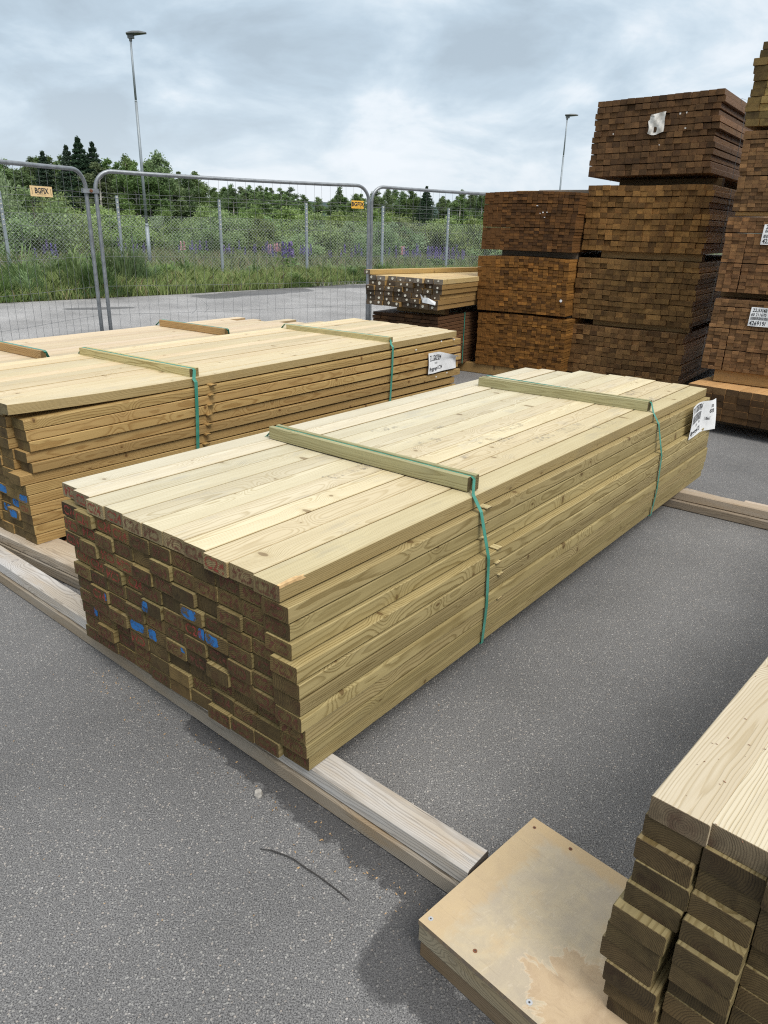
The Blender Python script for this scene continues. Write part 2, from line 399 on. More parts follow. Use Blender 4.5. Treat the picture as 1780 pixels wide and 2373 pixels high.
stc = t.ramp(c1g, [(0.0, (0.12, 0.12, 0.122)), (0.45, (0.25, 0.247, 0.243)), (0.80, (0.32, 0.315, 0.30)), (0.94, (0.37, 0.33, 0.295)), (1.0, (0.42, 0.41, 0.40))])
base = t.mix(t.math('MULTIPLY', st1, 0.9), base, stc)
big = t.noise(co, 0.9, 5, 0.6); bigger = t.noise(t.vm('ADD', co, (40, 3, 0)), 0.16, 3, 0.5)
f = t.math('MULTIPLY', t.rng(big, 0.32, 0.68, 0.82, 1.26), t.rng(bigger, 0.3, 0.7, 0.88, 1.14))
# asphalt paler further out: grazing-angle sheen painted into its colour
far = t.rng(gy, 4.0, 11.0, 1.0, 1.75, True)
f = t.math('MULTIPLY', f, far)
nd = t.n('ShaderNodeVectorMath', operation='SCALE'); t.set(nd, 0, base); t.set(nd, 3, f); base = nd.outputs[0]
# damp stains beside the timbers and along the verge
def seg(a, b, rad, amp, sc=5.0):
    pa = t.vm('SUBTRACT', t.comb(gx, gy, 0.0), (a[0], a[1], 0)); ba = Vector((b[0] - a[0], b[1] - a[1], 0))
    h = t.math('DIVIDE', t.vm('DOT_PRODUCT', pa, tuple(ba)), ba.length_squared, clamp=True)
    pr = t.n('ShaderNodeVectorMath', operation='SCALE'); t.set(pr, 0, tuple(ba)); t.set(pr, 3, h)
    d = t.vm('LENGTH', t.vm('SUBTRACT', pa, pr.outputs[0]))
    d = t.math('ADD', d, t.math('MULTIPLY', t.math('SUBTRACT', t.noise(co, sc, 5, 0.65), 0.5), amp))
    return t.rng(d, rad * 0.72, rad, 1, 0, True)
wet = seg((-0.55, 1.84), (0.13, 1.235), 0.046, 0.12, 13)
wet = t.math('MAXIMUM', wet, seg((0.10, 1.17), (0.04, 1.07), 0.085, 0.07, 12))
wet = t.math('MAXIMUM', wet, seg((0.10, 1.04), (0.42, 0.70), 0.060, 0.09, 14))
wet = t.math('MAXIMUM', wet, seg((-1.4, 2.75), (-2.4, 3.5), 0.07, 0.14, 9))
wet = t.math('MAXIMUM', wet, seg((-3.6, 15.6), (-2.2, 17.6), 0.55, 0.9, 1.2))
wet = t.math('MAXIMUM', wet, seg((-1.6, 18.7), (0.4, 19.6), 0.5, 0.8, 1.2))
wet = t.math('MAXIMUM', wet, seg((-5.3, 12.7), (-4.6, 13.1), 0.2, 0.3, 3))
base = t.mix(t.math('MULTIPLY', wet, 0.62), base, (0.022, 0.022, 0.025))
hh = t.math('ADD', t.math('MULTIPLY', st1, 0.8), t.math('ADD', t.math('MULTIPLY', st2, 0.45), t.math('MULTIPLY', t.noise(co, 500, 2), 0.5)))
finish(t, base, t.rng(wet, 0, 1, 0.86, 0.62), hh, 0.0022, 0.9, spec=0.35)

EDGE = [(-60, -28), (-26, -1.5), (-14, 7.0), (-10, 10.5), (-6.86, 13.32), (-4.28, 15.95), (-2.5, 18.0), (-0.63, 20.2), (1.0, 21.5), (4, 23.0), (12, 27), (40, 42)]
def struct(name, me, z=0.0):
    o = obj(name, me, None, (0, 0, z)); o['kind'] = 'structure'; return o
struct('asphalt_yard', mesh_np('asphalt_yard', [(x, y, 0) for x, y in EDGE] + [(60, 42, 0), (60, -28, 0)], [tuple(range(len(EDGE) + 2))[::-1]], [ASPH]))
SOIL, t = mat('meadow_soil')
co = t.n('ShaderNodeTexCoord').outputs['Object']
c = t.ramp(t.noise(co, 0.5, 6, 0.65), [(0.3, (0.045, 0.075, 0.022)), (0.5, (0.085, 0.115, 0.035)), (0.68, (0.16, 0.15, 0.065))])
finish(t, c, 0.95, t.noise(co, 9, 4), 0.05)
me = bpy.data.meshes.new('meadow')
NX = 60
V = []; F = []
xs = [-2500, -900, -400] + list(np.linspace(-200, 200, 55)) + [400, 900, 2500]
ys = [-400, -100, -20] + list(np.linspace(0, 200, 50)) + [300, 600, 1200, 2600]
for yv in ys:
    for xv in xs:
        zt = -0.03
        if yv > 30: zt += min(1.2, (yv - 30) * 0.012) + 0.25 * mnoise.noise(Vector((xv * .05, yv * .05, 0)))
        V.append((xv, yv, zt))
nxs = len(xs)
for j in range(len(ys) - 1):
    for i in range(nxs - 1):
        F.append((j * nxs + i, j * nxs + i + 1, (j + 1) * nxs + i + 1, (j + 1) * nxs + i))
struct('meadow_ground', mesh_np('meadow', V, F, [SOIL], smooth=True))

# distant ridge
RIDGE = plain('far_forest', (0.045, 0.075, 0.070), 1.0, var=0.3, vs=0.02)  # bluish cast of distance haze put into the forest colour
V = []; F = []; n = 90
for i in range(n + 1):
    x = -1600 + 3200 * i / n
    hgt = 30 + 22 * mnoise.noise(Vector((x * 0.0022, 3, 0))) + 7 * mnoise.noise(Vector((x * 0.02, 7, 0))) + 14 * math.exp(-((x + 130) / 260) ** 2)
    V += [(x, 1500, -2), (x, 1560, hgt), (x, 1900, hgt + 6), (x, 2500, -2)]
for i in range(n):
    for k in range(3): F.append((i * 4 + k, (i + 1) * 4 + k, (i + 1) * 4 + k + 1, i * 4 + k + 1))
struct('wooded_hills', mesh_np('wooded_hills', V, F, [RIDGE], smooth=True))

# kerb strip of pale edging at the right part of the verge
mb = MB()
ke = [(-1.9, 18.78), (-0.63, 20.24), (1.0, 21.54), (4, 23.04), (12, 27.04)]
for (x0, y0), (x1, y1) in zip(ke[:-1], ke[1:]):
    d = Vector((x1 - x0, y1 - y0, 0)).normalized(); nn = Vector((-d.y, d.x, 0)) * 0.12
    mb.add([(x0, y0, 0), (x1, y1, 0), (x1 + nn.x, y1 + nn.y, 0), (x0 + nn.x, y0 + nn.y, 0), (x0, y0, .06), (x1, y1, .06), (x1 + nn.x, y1 + nn.y, .06), (x0 + nn.x, y0 + nn.y, .06)],
           [(4, 5, 6, 7), (0, 1, 5, 4), (2, 3, 7, 6)])
struct('kerb_edging', mb.mesh('kerb_edging', [CONC]))

# ------------------------------------------------------------------ lumber piles
def frame_dirs(yaw): return Vector((math.cos(yaw), math.sin(yaw), 0)), Vector((-math.sin(yaw), math.cos(yaw), 0))

def ribbon(parent, name, pts, axis_w, wd, th, mt):
    """flat strap following pts (in the parent's frame), width along axis_w"""
    pts = [Vector(p) for p in pts]; mb = MB(); n = len(pts); V = []
    aw = Vector(axis_w) * (wd / 2)
    for i, p in enumerate(pts):
        d = (pts[min(i + 1, n - 1)] - pts[max(i - 1, 0)]).normalized(); nn = d.cross(Vector(axis_w)).normalized() * (th / 2)
        V += [p - aw - nn, p + aw - nn, p + aw + nn, p - aw + nn]
    F = [(i * 4 + k, i * 4 + (k + 1) % 4, (i + 1) * 4 + (k + 1) % 4, (i + 1) * 4 + k) for i in range(n - 1) for k in range(4)]
    F += [(3, 2, 1, 0), tuple(4 * (n - 1) + k for k in range(4))]
    mb.add(V, F); return obj(name, mb.mesh(name, [mt]), parent)

def pile(name, label, cat, org, yaw, cols, rows, bw, bh, L, mats, zn, zf=None, group=None, jx=0.012, jy=0.001, pitchc=None, tint=None,
         over=None, nmesh=3, single=None, crown=0.0, leanf=None, tintrow=None, endtint=None, cham=0.0021, layer=0):
    """org: right front bottom corner. Boards run along local +x, columns run along +y, rows stack up.
    zn/zf: bottom height of each row (top row first) at the near and far end."""
    root = thing(name, label, cat, org, yaw, group)
    pc = pitchc or bw + 0.0005
    zf = zf or zn
    meshes = [board_mesh('board_section', L * (1 - 0.0006 * k), bw - 0.0008, bh - 0.0005, mats, cham, wane=(0.0 if k % 3 else min(0.005, bh * 0.12))) for k in range(nmesh)]
    lsh = [random.gauss(0, 0.0042) if layer else 0.0 for _ in range(rows)]
    if layer:
        for r_ in range(rows): lsh[r_] = lsh[(r_ // layer) * layer] + random.gauss(0, 0.0012)
    cnt = 0; merged = MB(); boards = {}
    for r in range(rows):
        for c in range(cols):
            zb, zt_ = zn[r] - org[2], zf[r] - org[2]
            x = random.gauss(0, jx * 0.6) + (0.5 * lsh[r] if layer else 0); x = max(-jx * 1.8, min(jx * 1.8, x))
            y = c * pc + bw / 2 + random.uniform(-jy, jy) + lsh[r]; dz = 0
            if over and (r, c) in over:
                o_ = over[(r, c)]; x = o_[0]; y += o_[1] if len(o_) > 1 else 0; dz = o_[2] if len(o_) > 2 else 0
            if leanf: y += leanf(r, c)
            if crown:
                u = (c + 0.5) / cols; dz += crown(u, r) if callable(crown) else crown * (1 - (2 * u - 1) ** 2) * (1 - r / rows)
            slope = math.atan2(zt_ - zb, L)
            if single is None or single(r, c):
                me = random.choice(meshes)
                tn = tint(r, c) if tint else (1, 1, 1)
                v = random.uniform(0.93, 1.06); tn = tuple(q * v * random.uniform(0.985, 1.015) for q in tn)
                o = obj('board', me, root, (x, y, zb + bh / 2 + dz), (0, -slope, random.gauss(0, 0.0006)), tn)
                boards[(r, c)] = o; cnt += 1
            else:
                y0, y1, z0, z1 = y - bw / 2 + .0004, y + bw / 2 - .0004, zb + dz, zb + bh + dz
                merged.add([(x, y0, z0), (x + L, y0, z0), (x + L, y1, z0), (x, y1, z0), (x, y0, z1), (x + L, y0, z1), (x + L, y1, z1), (x, y1, z1)],
                           [(0, 3, 2, 1), (4, 5, 6, 7), (0, 1, 5, 4), (1, 2, 6, 5), (2, 3, 7, 6), (3, 0, 4, 7)], [0, 0, 0, 1, 0, 1])
    if merged.V:
        o = obj('board_rows', merged.mesh('board_rows', mats), root, color=(tint(0, 0) if tint else (1, 1, 1))); o['kind'] = 'stuff'
    return root, boards

def batten_bar(root, xa, y0, y1, z0, h=0.046, two=True, mats=(W1, E1), tint=(1, 1, 1), skew=0.0, tk=0.021, h2=None, shift=0.0):
    """two thin battens on edge across the pile with the strap lying between them"""
    L = y1 - y0
    me = board_mesh('batten_section', L, tk, h, mats, 0.0015)
    obj('batten', me, root, (xa, y0, z0 + h / 2 + 0.001), (0, 0, math.pi / 2 + skew), tint)
    if two:
        me2 = board_mesh('batten_section', L, tk * 0.8, h2 or h, mats, 0.0015)
        obj('batten', me2, root, (xa + tk + 0.008, y0 - shift, z0 + (h2 or h) / 2 + 0.001), (0, 0, math.pi / 2 + skew + 0.004), tint)

# ---- pile 1: the big pale bundle in the middle
O1 = (-0.180, 1.539, 0.100); Y1 = 0.902
zn1 = [0.100 + 0.0493 * (10 - r) for r in range(11)]; zf1 = [0.100 + 0.0476 * (10 - r) for r in range(11)]
# staggering of the near corner column (x forward, y sideways), top to bottom
stag = [(-0.037, 0), (-0.036, -0.001), (-0.030, 0.004), (-0.034, -0.002), (-0.045, 0.001), (-0.041, 0), (-0.038, 0), (-0.038, 0), (-0.018, 0), (-0.015, 0), (-0.001, 0)]
shift1 = [0.050, 0.024, 0.021, 0.019, -0.012, -0.013, -0.012, -0.015, -0.008, -0.009, -0.002]
over1 = {(r, 0): (sx_, sy_) for r, (sx_, sy_) in enumerate(stag)}
for k, v in {(1, 9): (-0.034,), (1, 10): (0.014,), (4, 10): (0.030,), (3, 9): (-0.030,), (4, 8): (-0.028,), (6, 9): (-0.03,), (7, 8): (-0.034,), (5, 6): (-0.034,), (10, 3): (-0.055,), (8, 7): (-0.03,),
             (2, 5): (-0.032,), (2, 6): (0.02,), (4, 4): (-0.028,), (7, 3): (-0.03,), (3, 3): (0.022,), (6, 2): (-0.026,), (9, 9): (-0.045,), (1, 4): (0.018,), (3, 6): (-0.03,), (0, 10): (-0.01,), (0, 3): (-0.012,)}.items(): over1[k] = (v[0] * 0.26 - (0.022 if k[0] < 8 else 0.010),)
for c_, v in enumerate((-0.037, -0.029, -0.035, -0.024, -0.020, -0.021, -0.023, -0.018, -0.023, -0.008, 0.008)): over1[(0, c_)] = (v, 0.0005 * c_)
for r_ in range(1, 11):
    for c_ in range(1, 11):
        if (r_, c_) not in over1: over1[(r_, c_)] = (random.gauss(-0.021 if r_ < 8 else -0.010, 0.0040),)
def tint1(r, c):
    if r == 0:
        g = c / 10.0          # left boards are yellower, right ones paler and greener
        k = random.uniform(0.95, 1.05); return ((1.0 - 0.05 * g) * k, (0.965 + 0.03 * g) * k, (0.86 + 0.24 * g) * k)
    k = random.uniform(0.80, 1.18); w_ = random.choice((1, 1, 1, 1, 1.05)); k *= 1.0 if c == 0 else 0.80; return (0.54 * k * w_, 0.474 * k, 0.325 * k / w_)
p1, b1 = pile('lumber_bundle', 'big pale green-yellow stud bundle in the middle with red stamps on its ends', 'lumber stack', O1, Y1, 11, 11, 0.0944, 0.0442, 3.30,
              [W1, E1], zn1, zf1, over=over1, tint=tint1, jx=0.009, jy=0.0006,
              leanf=lambda r, c: shift1[r], pitchc=0.0957)
# torn corner on the nearest top board
SPL = plain('fresh_torn_wood', (0.60, 0.40, 0.19), 0.7, var=0.3, vs=60)
mb = MB(); pts = [(0.0, -0.0006), (0.05, -0.0006), (0.075, -0.0003), (0.088, 0.004), (0.070, 0.006), (0.066, 0.011), (0.04, 0.012), (0.018, 0.010), (0.0, 0.009)]
mb.add([(x, y - 0.0475 - .0002, 0.0232) for x, y in pts] + [(x, -0.0483, 0.016 + 0.003 * math.sin(x * 60)) for x, y in pts[:4]], [tuple(range(9)), (0, 9, 10, 1), (1, 10, 11, 2), (2, 11, 12, 3)])
obj('torn_corner', mb.mesh('torn_corner', [SPL]), b1[(0, 0)], (0, 0.0011, -0.0006))
# ragged far ends of the top boards
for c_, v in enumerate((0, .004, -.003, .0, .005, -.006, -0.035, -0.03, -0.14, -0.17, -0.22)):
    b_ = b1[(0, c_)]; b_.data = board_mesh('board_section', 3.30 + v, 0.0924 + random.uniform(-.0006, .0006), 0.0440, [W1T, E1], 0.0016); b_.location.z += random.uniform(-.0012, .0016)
# red grading stamps on the near ends
st = text_mesh('C24', 0.043, STAMP, 'CENTER', 0.0011); stf = text_mesh('C24', 0.043, STAMPF, 'CENTER', 0.0016)
blue_ends = {(5, 6), (7, 7), (7, 6), (4, 4), (5, 3)}
for (r, c), b in b1.items():
    if (r, c) not in blue_ends and random.random() < (0.97 if c > 6 or r < 2 else 0.75):
        flip = random.random() < 0.45
        o = obj('grade_stamp', st if (c > 6 and r < 5 and random.random() < .85) or random.random() < 0.12 else stf, b, (-0.0008, random.uniform(-.006, .006), (0.0145 if flip else -0.0145)), (R(90), R(180) if flip else 0, R(-90)))
        if random.random() < 0.12: o.scale = (1.1, 1.1, 1)
# blue spray marks
def blot(y0, y1, z0, z1, seed):
    rr = random.Random(seed); n = 14; V = []
    cy, cz, ry, rz = (y0 + y1) / 2, (z0 + z1) / 2, (y1 - y0) / 2, (z1 - z0) / 2
    for i in range(n):
        a = 2 * math.pi * i / n; k = min(1 / max(abs(math.cos(a)), .01), 1 / max(abs(math.sin(a)), .01)) * rr.uniform(0.78, 1.0)
        V.append((-0.0006, cy + ry * k * math.cos(a), cz + rz * k * math.sin(a)))
    return mesh_np('paint_mark', V, [tuple(range(n))], [BLUE])
for (r, c), (a0, a1, lo, hi) in {(8, 10): (-0.046, -0.022, -0.018, 0.020), (5, 6): (0.012, 0.045, -0.020, 0.018), (7, 7): (-0.036, 0.044, -0.016, 0.019), (7, 6): (0.004, 0.046, -0.019, 0.019), (4, 4): (-0.030, 0.042, -0.014, 0.020),
                                 (5, 4): (-0.046, -0.018, -0.016, 0.021), (5, 3): (-0.012, 0.045, -0.016, 0.018), (7, 5): (-0.046, -0.025, 0.004, 0.021), (6, 9): (-0.046, -0.036, -0.01, 0.019)}.items():
    obj('paint_mark', blot(a0, a1, lo, hi, r * 13 + c), b1[(r, c)])
top1 = zn1[0] + 0.0447 - 0.100
batten_bar(p1, 0.836, 0.082, 1.012, top1 - 0.002, 0.048, tint=(0.60, 0.62, 0.50), skew=0.0, h2=0.052, shift=0.012)
batten_bar(p1, 2.435, 0.082, 1.000, top1 - 0.014, 0.048, tint=(0.60, 0.62, 0.50), skew=-0.075 * -1, h2=0.050)
zt1 = top1
def strap1(xa, xt, zb, zs, w_=0.016):
    pts = [(xt, 1.06, zb + 0.05), (xa, 1.045, zs + 0.0), (xa, 0.99, zt1 + 0.047)] 
    ribbon(p1, 'strap', [(xt, 1.055, -0.002), (xt, 1.055, zs - 0.02), (xa, 1.05, zs), (xa, 1.0, zs + 0.046), (xa, 0.55, zs + 0.046), (xa, 0.085, zs + 0.045), (xa, 0.076, zs + 0.040),
                         (xt + 0.002, 0.052, zs + 0.002), (xt, 0.046, zs - 0.006), (xt + 0.001, 0.0170, zs - 0.050), (xt + 0.010, -0.0190, zs - 0.206), (xt + 0.022, -0.0195, zs - 0.385), (xt + 0.034, -0.0065, -0.002), (xt + 0.030, 0.5, -0.0035), (xt, 1.055, -0.002)], (1, 0, 0), w_, 0.0011, STRAP)
strap1(0.853, 0.812, 0, zt1)
strap1(2.452, 2.425, 0, zt1 - 0.013, 0.017)
# thin sticks between the rows poke out beside the first strap
for r, xs_ in zip((1, 2, 3, 4, 5, 6, 8), (0.862, 0.842, 0.835, 0.900, 0.895, 0.915, 0.93)):
    z = zn1[r] - 0.1 + 0.0462
    obj('spacer_stick', board_mesh('stick', 0.35, 0.028, 0.005, [W1, E1], 0.001), p1, (xs_, shift1[r] - 0.009 + random.uniform(-.004, .005), z - 0.0008), (0, 0, math.pi / 2), (0.9, 0.85, 0.7))
# printed mill text smeared on the top boards
for (x, y, s_, rz_) in ((0.62, 0.50, 0.05, 0), (1.02, 0.30, 0.045, 0.02), (1.28, 0.62, 0.04, 0), (1.55, 0.40, 0.05, 0.0), (1.75, 0.20, 0.05, 0.02), (1.2, 0.78, 0.04, 0), (2.62, 0.15, 0.06, 0.03), (1.35, 0.33, 0.06, 0), (1.5, 0.22, 0.05, 0), (1.1, 0.52, 0.05, 0), (2.7, 0.30, 0.05, 0), (1.9, 0.12, 0.05, 0)):
    mb = MB(); lx_ = 0.16 + s_; mb.add([(x, y - .02, 0), (x + lx_, y - .02 + .012 * (x % .3), 0), (x + lx_, y + s_ - .02, 0), (x, y + s_ - .012, 0)], [(0, 1, 2, 3)])
    obj('ink_smudge', mb.mesh('ink_smudge', [SMUDGE]), p1, (0, 0, zt1 + 0.0020 - x * 0.0053))
# mill label stapled to the far end of the side
def curl1(u, v):
    k = max(0, u - 0.72) / 0.28
    return (0, 0.010 * math.sin(u * 5), 0.004 + 0.006 * math.sin(u * 7 + v * 3) + k * k * 0.018 * (1 - 0.75 * v) + 0.012 * max(0, 0.2 - v))
paper_label(p1, (2.845, -0.010, 0.315), (R(90), 0, 0), 0.40, 0.172,
            [('71128784', 0.050, 0.012, 0.128, 0.001, 0.82), ('Byggregel C24', 0.034, 0.010, 0.018, 0.0007, 0.85), ('1.706m3', 0.026, 0.245, 0.062, 0.0003, 0.95), ('5250', 0.018, 0.075, 0.052, 0, 1), ('2828', 0.018, 0.135, 0.058, 0, 1),
             ('45X95', 0.030, 0.300, 0.102, 0.0006, 0.8), ('3300', 0.024, 0.312, 0.132, 0.0003, 0.9), ('YARD', 0.014, 0.012, 0.046, 0, 1)][:7], [(0.012, 0.076, 0.165, 0.044)], curl1, seed=4)

# ---- pile 2: honey-coloured bundle on the left
O2 = (-1.507, 2.915, 0.100); Y2 = 0.941
zn2 = [0.100 + 0.0462 * (12 - r) for r in range(13)]
zf2 = [0.655 - 0.058 * r if r < 8 else 0.249 - 0.045 * (r - 7) for r in range(13)]
over2 = {(r, 0): v for r, v in enumerate([(-0.028, 0.01), (0.02, -0.004), (0.022, -0.006), (0.028, -0.01), (0.012, 0.0), (0.024, -0.012), (-0.03, 0.0), (-0.012, 0.0), (-0.008, -0.002), (-0.008, -0.003), (-0.006, -0.002), (-0.004, 0), (0, 0)])}
for c in range(1, 11): over2[(0, c)] = (random.uniform(-.015, .02), 0, random.uniform(-.001, .002))
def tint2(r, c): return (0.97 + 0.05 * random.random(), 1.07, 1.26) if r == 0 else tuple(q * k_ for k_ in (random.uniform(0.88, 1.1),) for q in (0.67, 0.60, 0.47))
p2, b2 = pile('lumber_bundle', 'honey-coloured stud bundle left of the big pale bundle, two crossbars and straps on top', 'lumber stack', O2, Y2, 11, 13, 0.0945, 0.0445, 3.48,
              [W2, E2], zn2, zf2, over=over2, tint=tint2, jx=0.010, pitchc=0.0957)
W2T = wood('wood_honey_planed', (0.66, 0.53, 0.30), (0.44, 0.31, 0.13), (0.20, 0.12, 0.05), ring=0.0050, contrast=0.85, side_shade=(0.66, 0.58, 0.42), dirtamt=0.3, dirt=(0.34, 0.30, 0.24))
W3T = wood('wood_pinkish_planed', (0.61, 0.50, 0.35), (0.44, 0.33, 0.20), (0.20, 0.11, 0.06), ring=0.0046, contrast=0.7, side_shade=(0.7, 0.62, 0.5), dirtamt=0.3)
def bent_board(L, bw, bh, mats, lift, x1, c=0.0016):
    me = board_mesh('board_section', L, bw, bh, mats, c)
    V = [tuple(v.co) for v in me.vertices]; sec = [V[8 + j] for j in range(8)]
    xs_ = [0, .001] + [x1 * k / 6 for k in range(1, 7)] + [L - .001, L]; NV = []; F = []; M = []
    for x in xs_: NV += [(x, y, z + lift * max(0.0, 1 - x / x1) ** 2) for _, y, z in sec]
    for k in range(len(xs_) - 1):
        for j in range(8): F.append((k * 8 + j, k * 8 + (j + 1) % 8, (k + 1) * 8 + (j + 1) % 8, (k + 1) * 8 + j)); M.append(0)
    n_ = len(xs_) - 1; F += [tuple(range(8))[::-1], tuple(n_ * 8 + j for j in range(8))]; M += [1, 1]
    return mesh_np('board_section', NV, F, mats, M)
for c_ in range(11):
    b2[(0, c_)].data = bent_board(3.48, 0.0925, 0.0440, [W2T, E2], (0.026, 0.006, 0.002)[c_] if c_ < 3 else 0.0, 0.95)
st2m = text_mesh('C24', 0.034, STAMP, 'CENTER', 0.0004)
for (r, c), b in b2.items():
    if r in (9,) and c == 0: obj('grade_stamp', st2m, b, (-0.0008, 0, -0.012), (R(90), 0, R(-90)))
for (r, c) in ((7, 3), (8, 2), (8, 0), (9, 1), (10, 2), (10, 4), (10, 1), (11, 3), (9, 5)):
    obj('paint_mark', blot(-0.038, 0.03, -0.018, 0.019, r * 7 + c), b2[(r, c)])
t2 = 0.5985
batten_bar(p2, 0.93, 0.035, 1.0, t2 - 0.006, 0.047, mats=(W1, E1), tint=(0.85, 0.82, 0.62), h2=0.050, shift=0.012)
batten_bar(p2, 2.60, 0.020, 0.965, t2 - 0.0135, 0.047, mats=(W1, E1), tint=(0.85, 0.82, 0.62))
for xa, xt, zs in ((0.945, 0.915, t2 - 0.004), (2.615, 2.595, t2 - 0.012)):
    ribbon(p2, 'strap', [(xt, 1.055, -0.06), (xt, 1.055, zs - 0.02), (xa, 1.05, zs), (xa, 1.0, zs + 0.046), (xa, 0.04, zs + 0.046), (xa, 0.028, zs + 0.04), (xt, 0.0, zs), (xt, -0.014, zs - 0.012),
                         (xt - 0.01, -0.020, zs - 0.15), (xt - 0.02, -0.018, zs - 0.35), (xt - 0.02, -0.010, -0.045), (xt - 0.02, 0.5, -0.062), (xt, 1.055, -0.06)], (1, 0, 0), 0.020, 0.0011, STRAP)
for r in range(1, 8):
    zz_ = (zn2[r] + (zf2[r] - zn2[r]) * 0.3) + 0.0452 - 0.1
    obj('spacer_stick', board_mesh('stick', 0.40, 0.030, 0.007, [W2, E2], 0.001), p2, (1.03 - 0.011 * r, -0.030, zz_ + 0.003), (0, 0, math.pi / 2), (0.75, 0.66, 0.5))
def curl2(u, v):
    fold = max(0, (u - 0.35)) * max(0, v - 0.55) * 2
    return (0, -0.10 * fold, 0.004 + 0.004 * math.sin(u * 9 + v * 4) + fold * 0.07)
paper_label(p2, (3.03, -0.018, 0.330), (R(90), 0, 0), 0.385, 0.150,
            [('Byggregel C24', 0.036, 0.012, 0.022, 0.0008, 0.85), ('71128784', 0.044, 0.020, 0.100, 0.001, 0.8), ('5250', 0.02, 0.085, 0.064, 0, 1), ('YTR', 0.016, 0.016, 0.060, 0, 1)][:3], [(0.020, 0.090, 0.13, 0.008)], curl2, seed=9)
for (x_, z_) in ((2.87, .52), (3.2, .545), (3.38, .54), (3.15, .29), (3.3, .30)):
    mb = MB(); mb.box(0, 0.012, 0, 0.003, 0, 0.008); obj('paper_scrap', mb.mesh('paper_scrap', [PAPER]), p2, (x_, -0.014, z_))

# ---- pile 3: pinkish bundle behind on the left
O3 = (-1.25, 3.05, 0.10)
a3, bb3 = frame_dirs(Y2)
o3 = Vector((-1.476, 2.959, 0)) + a3 * -0.15 + bb3 * 1.14
zn3 = [0.10 + 0.0462 * (11 - r) for r in range(12)]
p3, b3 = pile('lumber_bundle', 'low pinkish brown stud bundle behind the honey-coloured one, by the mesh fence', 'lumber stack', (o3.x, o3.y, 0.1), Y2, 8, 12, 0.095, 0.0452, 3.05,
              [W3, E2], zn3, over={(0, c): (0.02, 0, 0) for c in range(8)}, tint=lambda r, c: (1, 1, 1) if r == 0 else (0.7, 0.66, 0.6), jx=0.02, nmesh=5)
p3.location.z = 0.125
for k_, (r_, c_) in enumerate(((0, 0), (0, 1), (0, 3), (0, 4), (0, 6))): b3[(r_, c_)].location.x += (0.30, 0.12, 0.22, -0.05, -0.18)[k_]
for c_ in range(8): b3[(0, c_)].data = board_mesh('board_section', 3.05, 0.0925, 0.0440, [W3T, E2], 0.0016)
t3 = zn3[0] + .0452 - .1
batten_bar(p3, 2.23, -0.03, 0.70, t3, 0.048, two=False, mats=(W2, E2), tint=(0.72, 0.62, 0.52), tk=0.03)
batten_bar(p3, 0.86, -0.03, 0.70, t3, 0.048, two=False, mats=(W2, E2), tint=(0.76, 0.66, 0.56), tk=0.03)
for xa in (2.24, 0.87):
    ribbon(p3, 'strap', [(xa, 0.775, 0), (xa, 0.775, t3), (xa, 0.70, t3 + 0.049), (xa, -0.025, t3 + 0.0495), (xa, -0.036, t3 + 0.044), (xa + 0.03, -0.09 + 0.08, t3 + 0.001), (xa + 0.03, -0.006, t3 - 0.02), (xa + .03, -0.006, 0.0)], (1, 0, 0), 0.018, 0.0011, STRAP)

# ---- pile 6: near bundle at the lower right corner
Y6 = R(47.5); a6, bb6 = frame_dirs(Y6)
lc = Vector((0.4425, 0.949, 0)); o6 = lc - bb6 * (11 * 0.0955)
zn6 = [0.1008 + 0.0438 * (10 - r) for r in range(11)]
fwd6 = [0.0, 0.004, -0.008, -0.012, -0.020, -0.040, -0.036, -0.034, -0.040, -0.03, -0.02]
over6 = {}
for r in range(11):
    over6[(r, 10)] = (fwd6[r], [0, .006, .008, .004, .008, .016, .020, .026, .012, .008, 0][r] - 0.004)
    over6[(r, 9)] = (fwd6[r] * 0.8 + random.uniform(-.012, .012), 0)
p6, b6 = pile('lumber_bundle', 'pale lumber bundle with dark mossy ends cut off by the lower right corner', 'lumber stack', (o6.x, o6.y, 0.1008), Y6, 11, 11, 0.095, 0.0436, 3.3,
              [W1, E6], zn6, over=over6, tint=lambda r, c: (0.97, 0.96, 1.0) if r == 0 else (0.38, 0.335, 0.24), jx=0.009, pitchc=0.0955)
for c_ in range(11): b6[(0, c_)].data = board_mesh('board_section', 3.3, 0.0942, 0.0436, [W6T, E6])
mb = MB(); rr = random.Random(5)
for k in range(90):
    x, y, s = rr.uniform(0.0, 0.7), rr.uniform(0.62, 1.04), rr.uniform(.0012, .0035); z = 0.4383 + .0438 - .0005
    an = rr.uniform(0, 3.1); dx, dy = math.cos(an) * s, math.sin(an) * s
    mb.add([(x - dx, y - dy, z), (x + dy * .5, y - dx * .5, z + .0004), (x + dx, y + dy, z + .0018), (x - dy * .5, y + dx * .5, z + .001)], [(0, 1, 2, 3), (3, 2, 1, 0)])
CHIP = plain('bark_crumb', (0.22, 0.10, 0.055), 0.9)
o = obj('bark_crumbs', mb.mesh('bark_crumbs', [CHIP]), p6, (0, 0, 0)); o['kind'] = 'stuff'

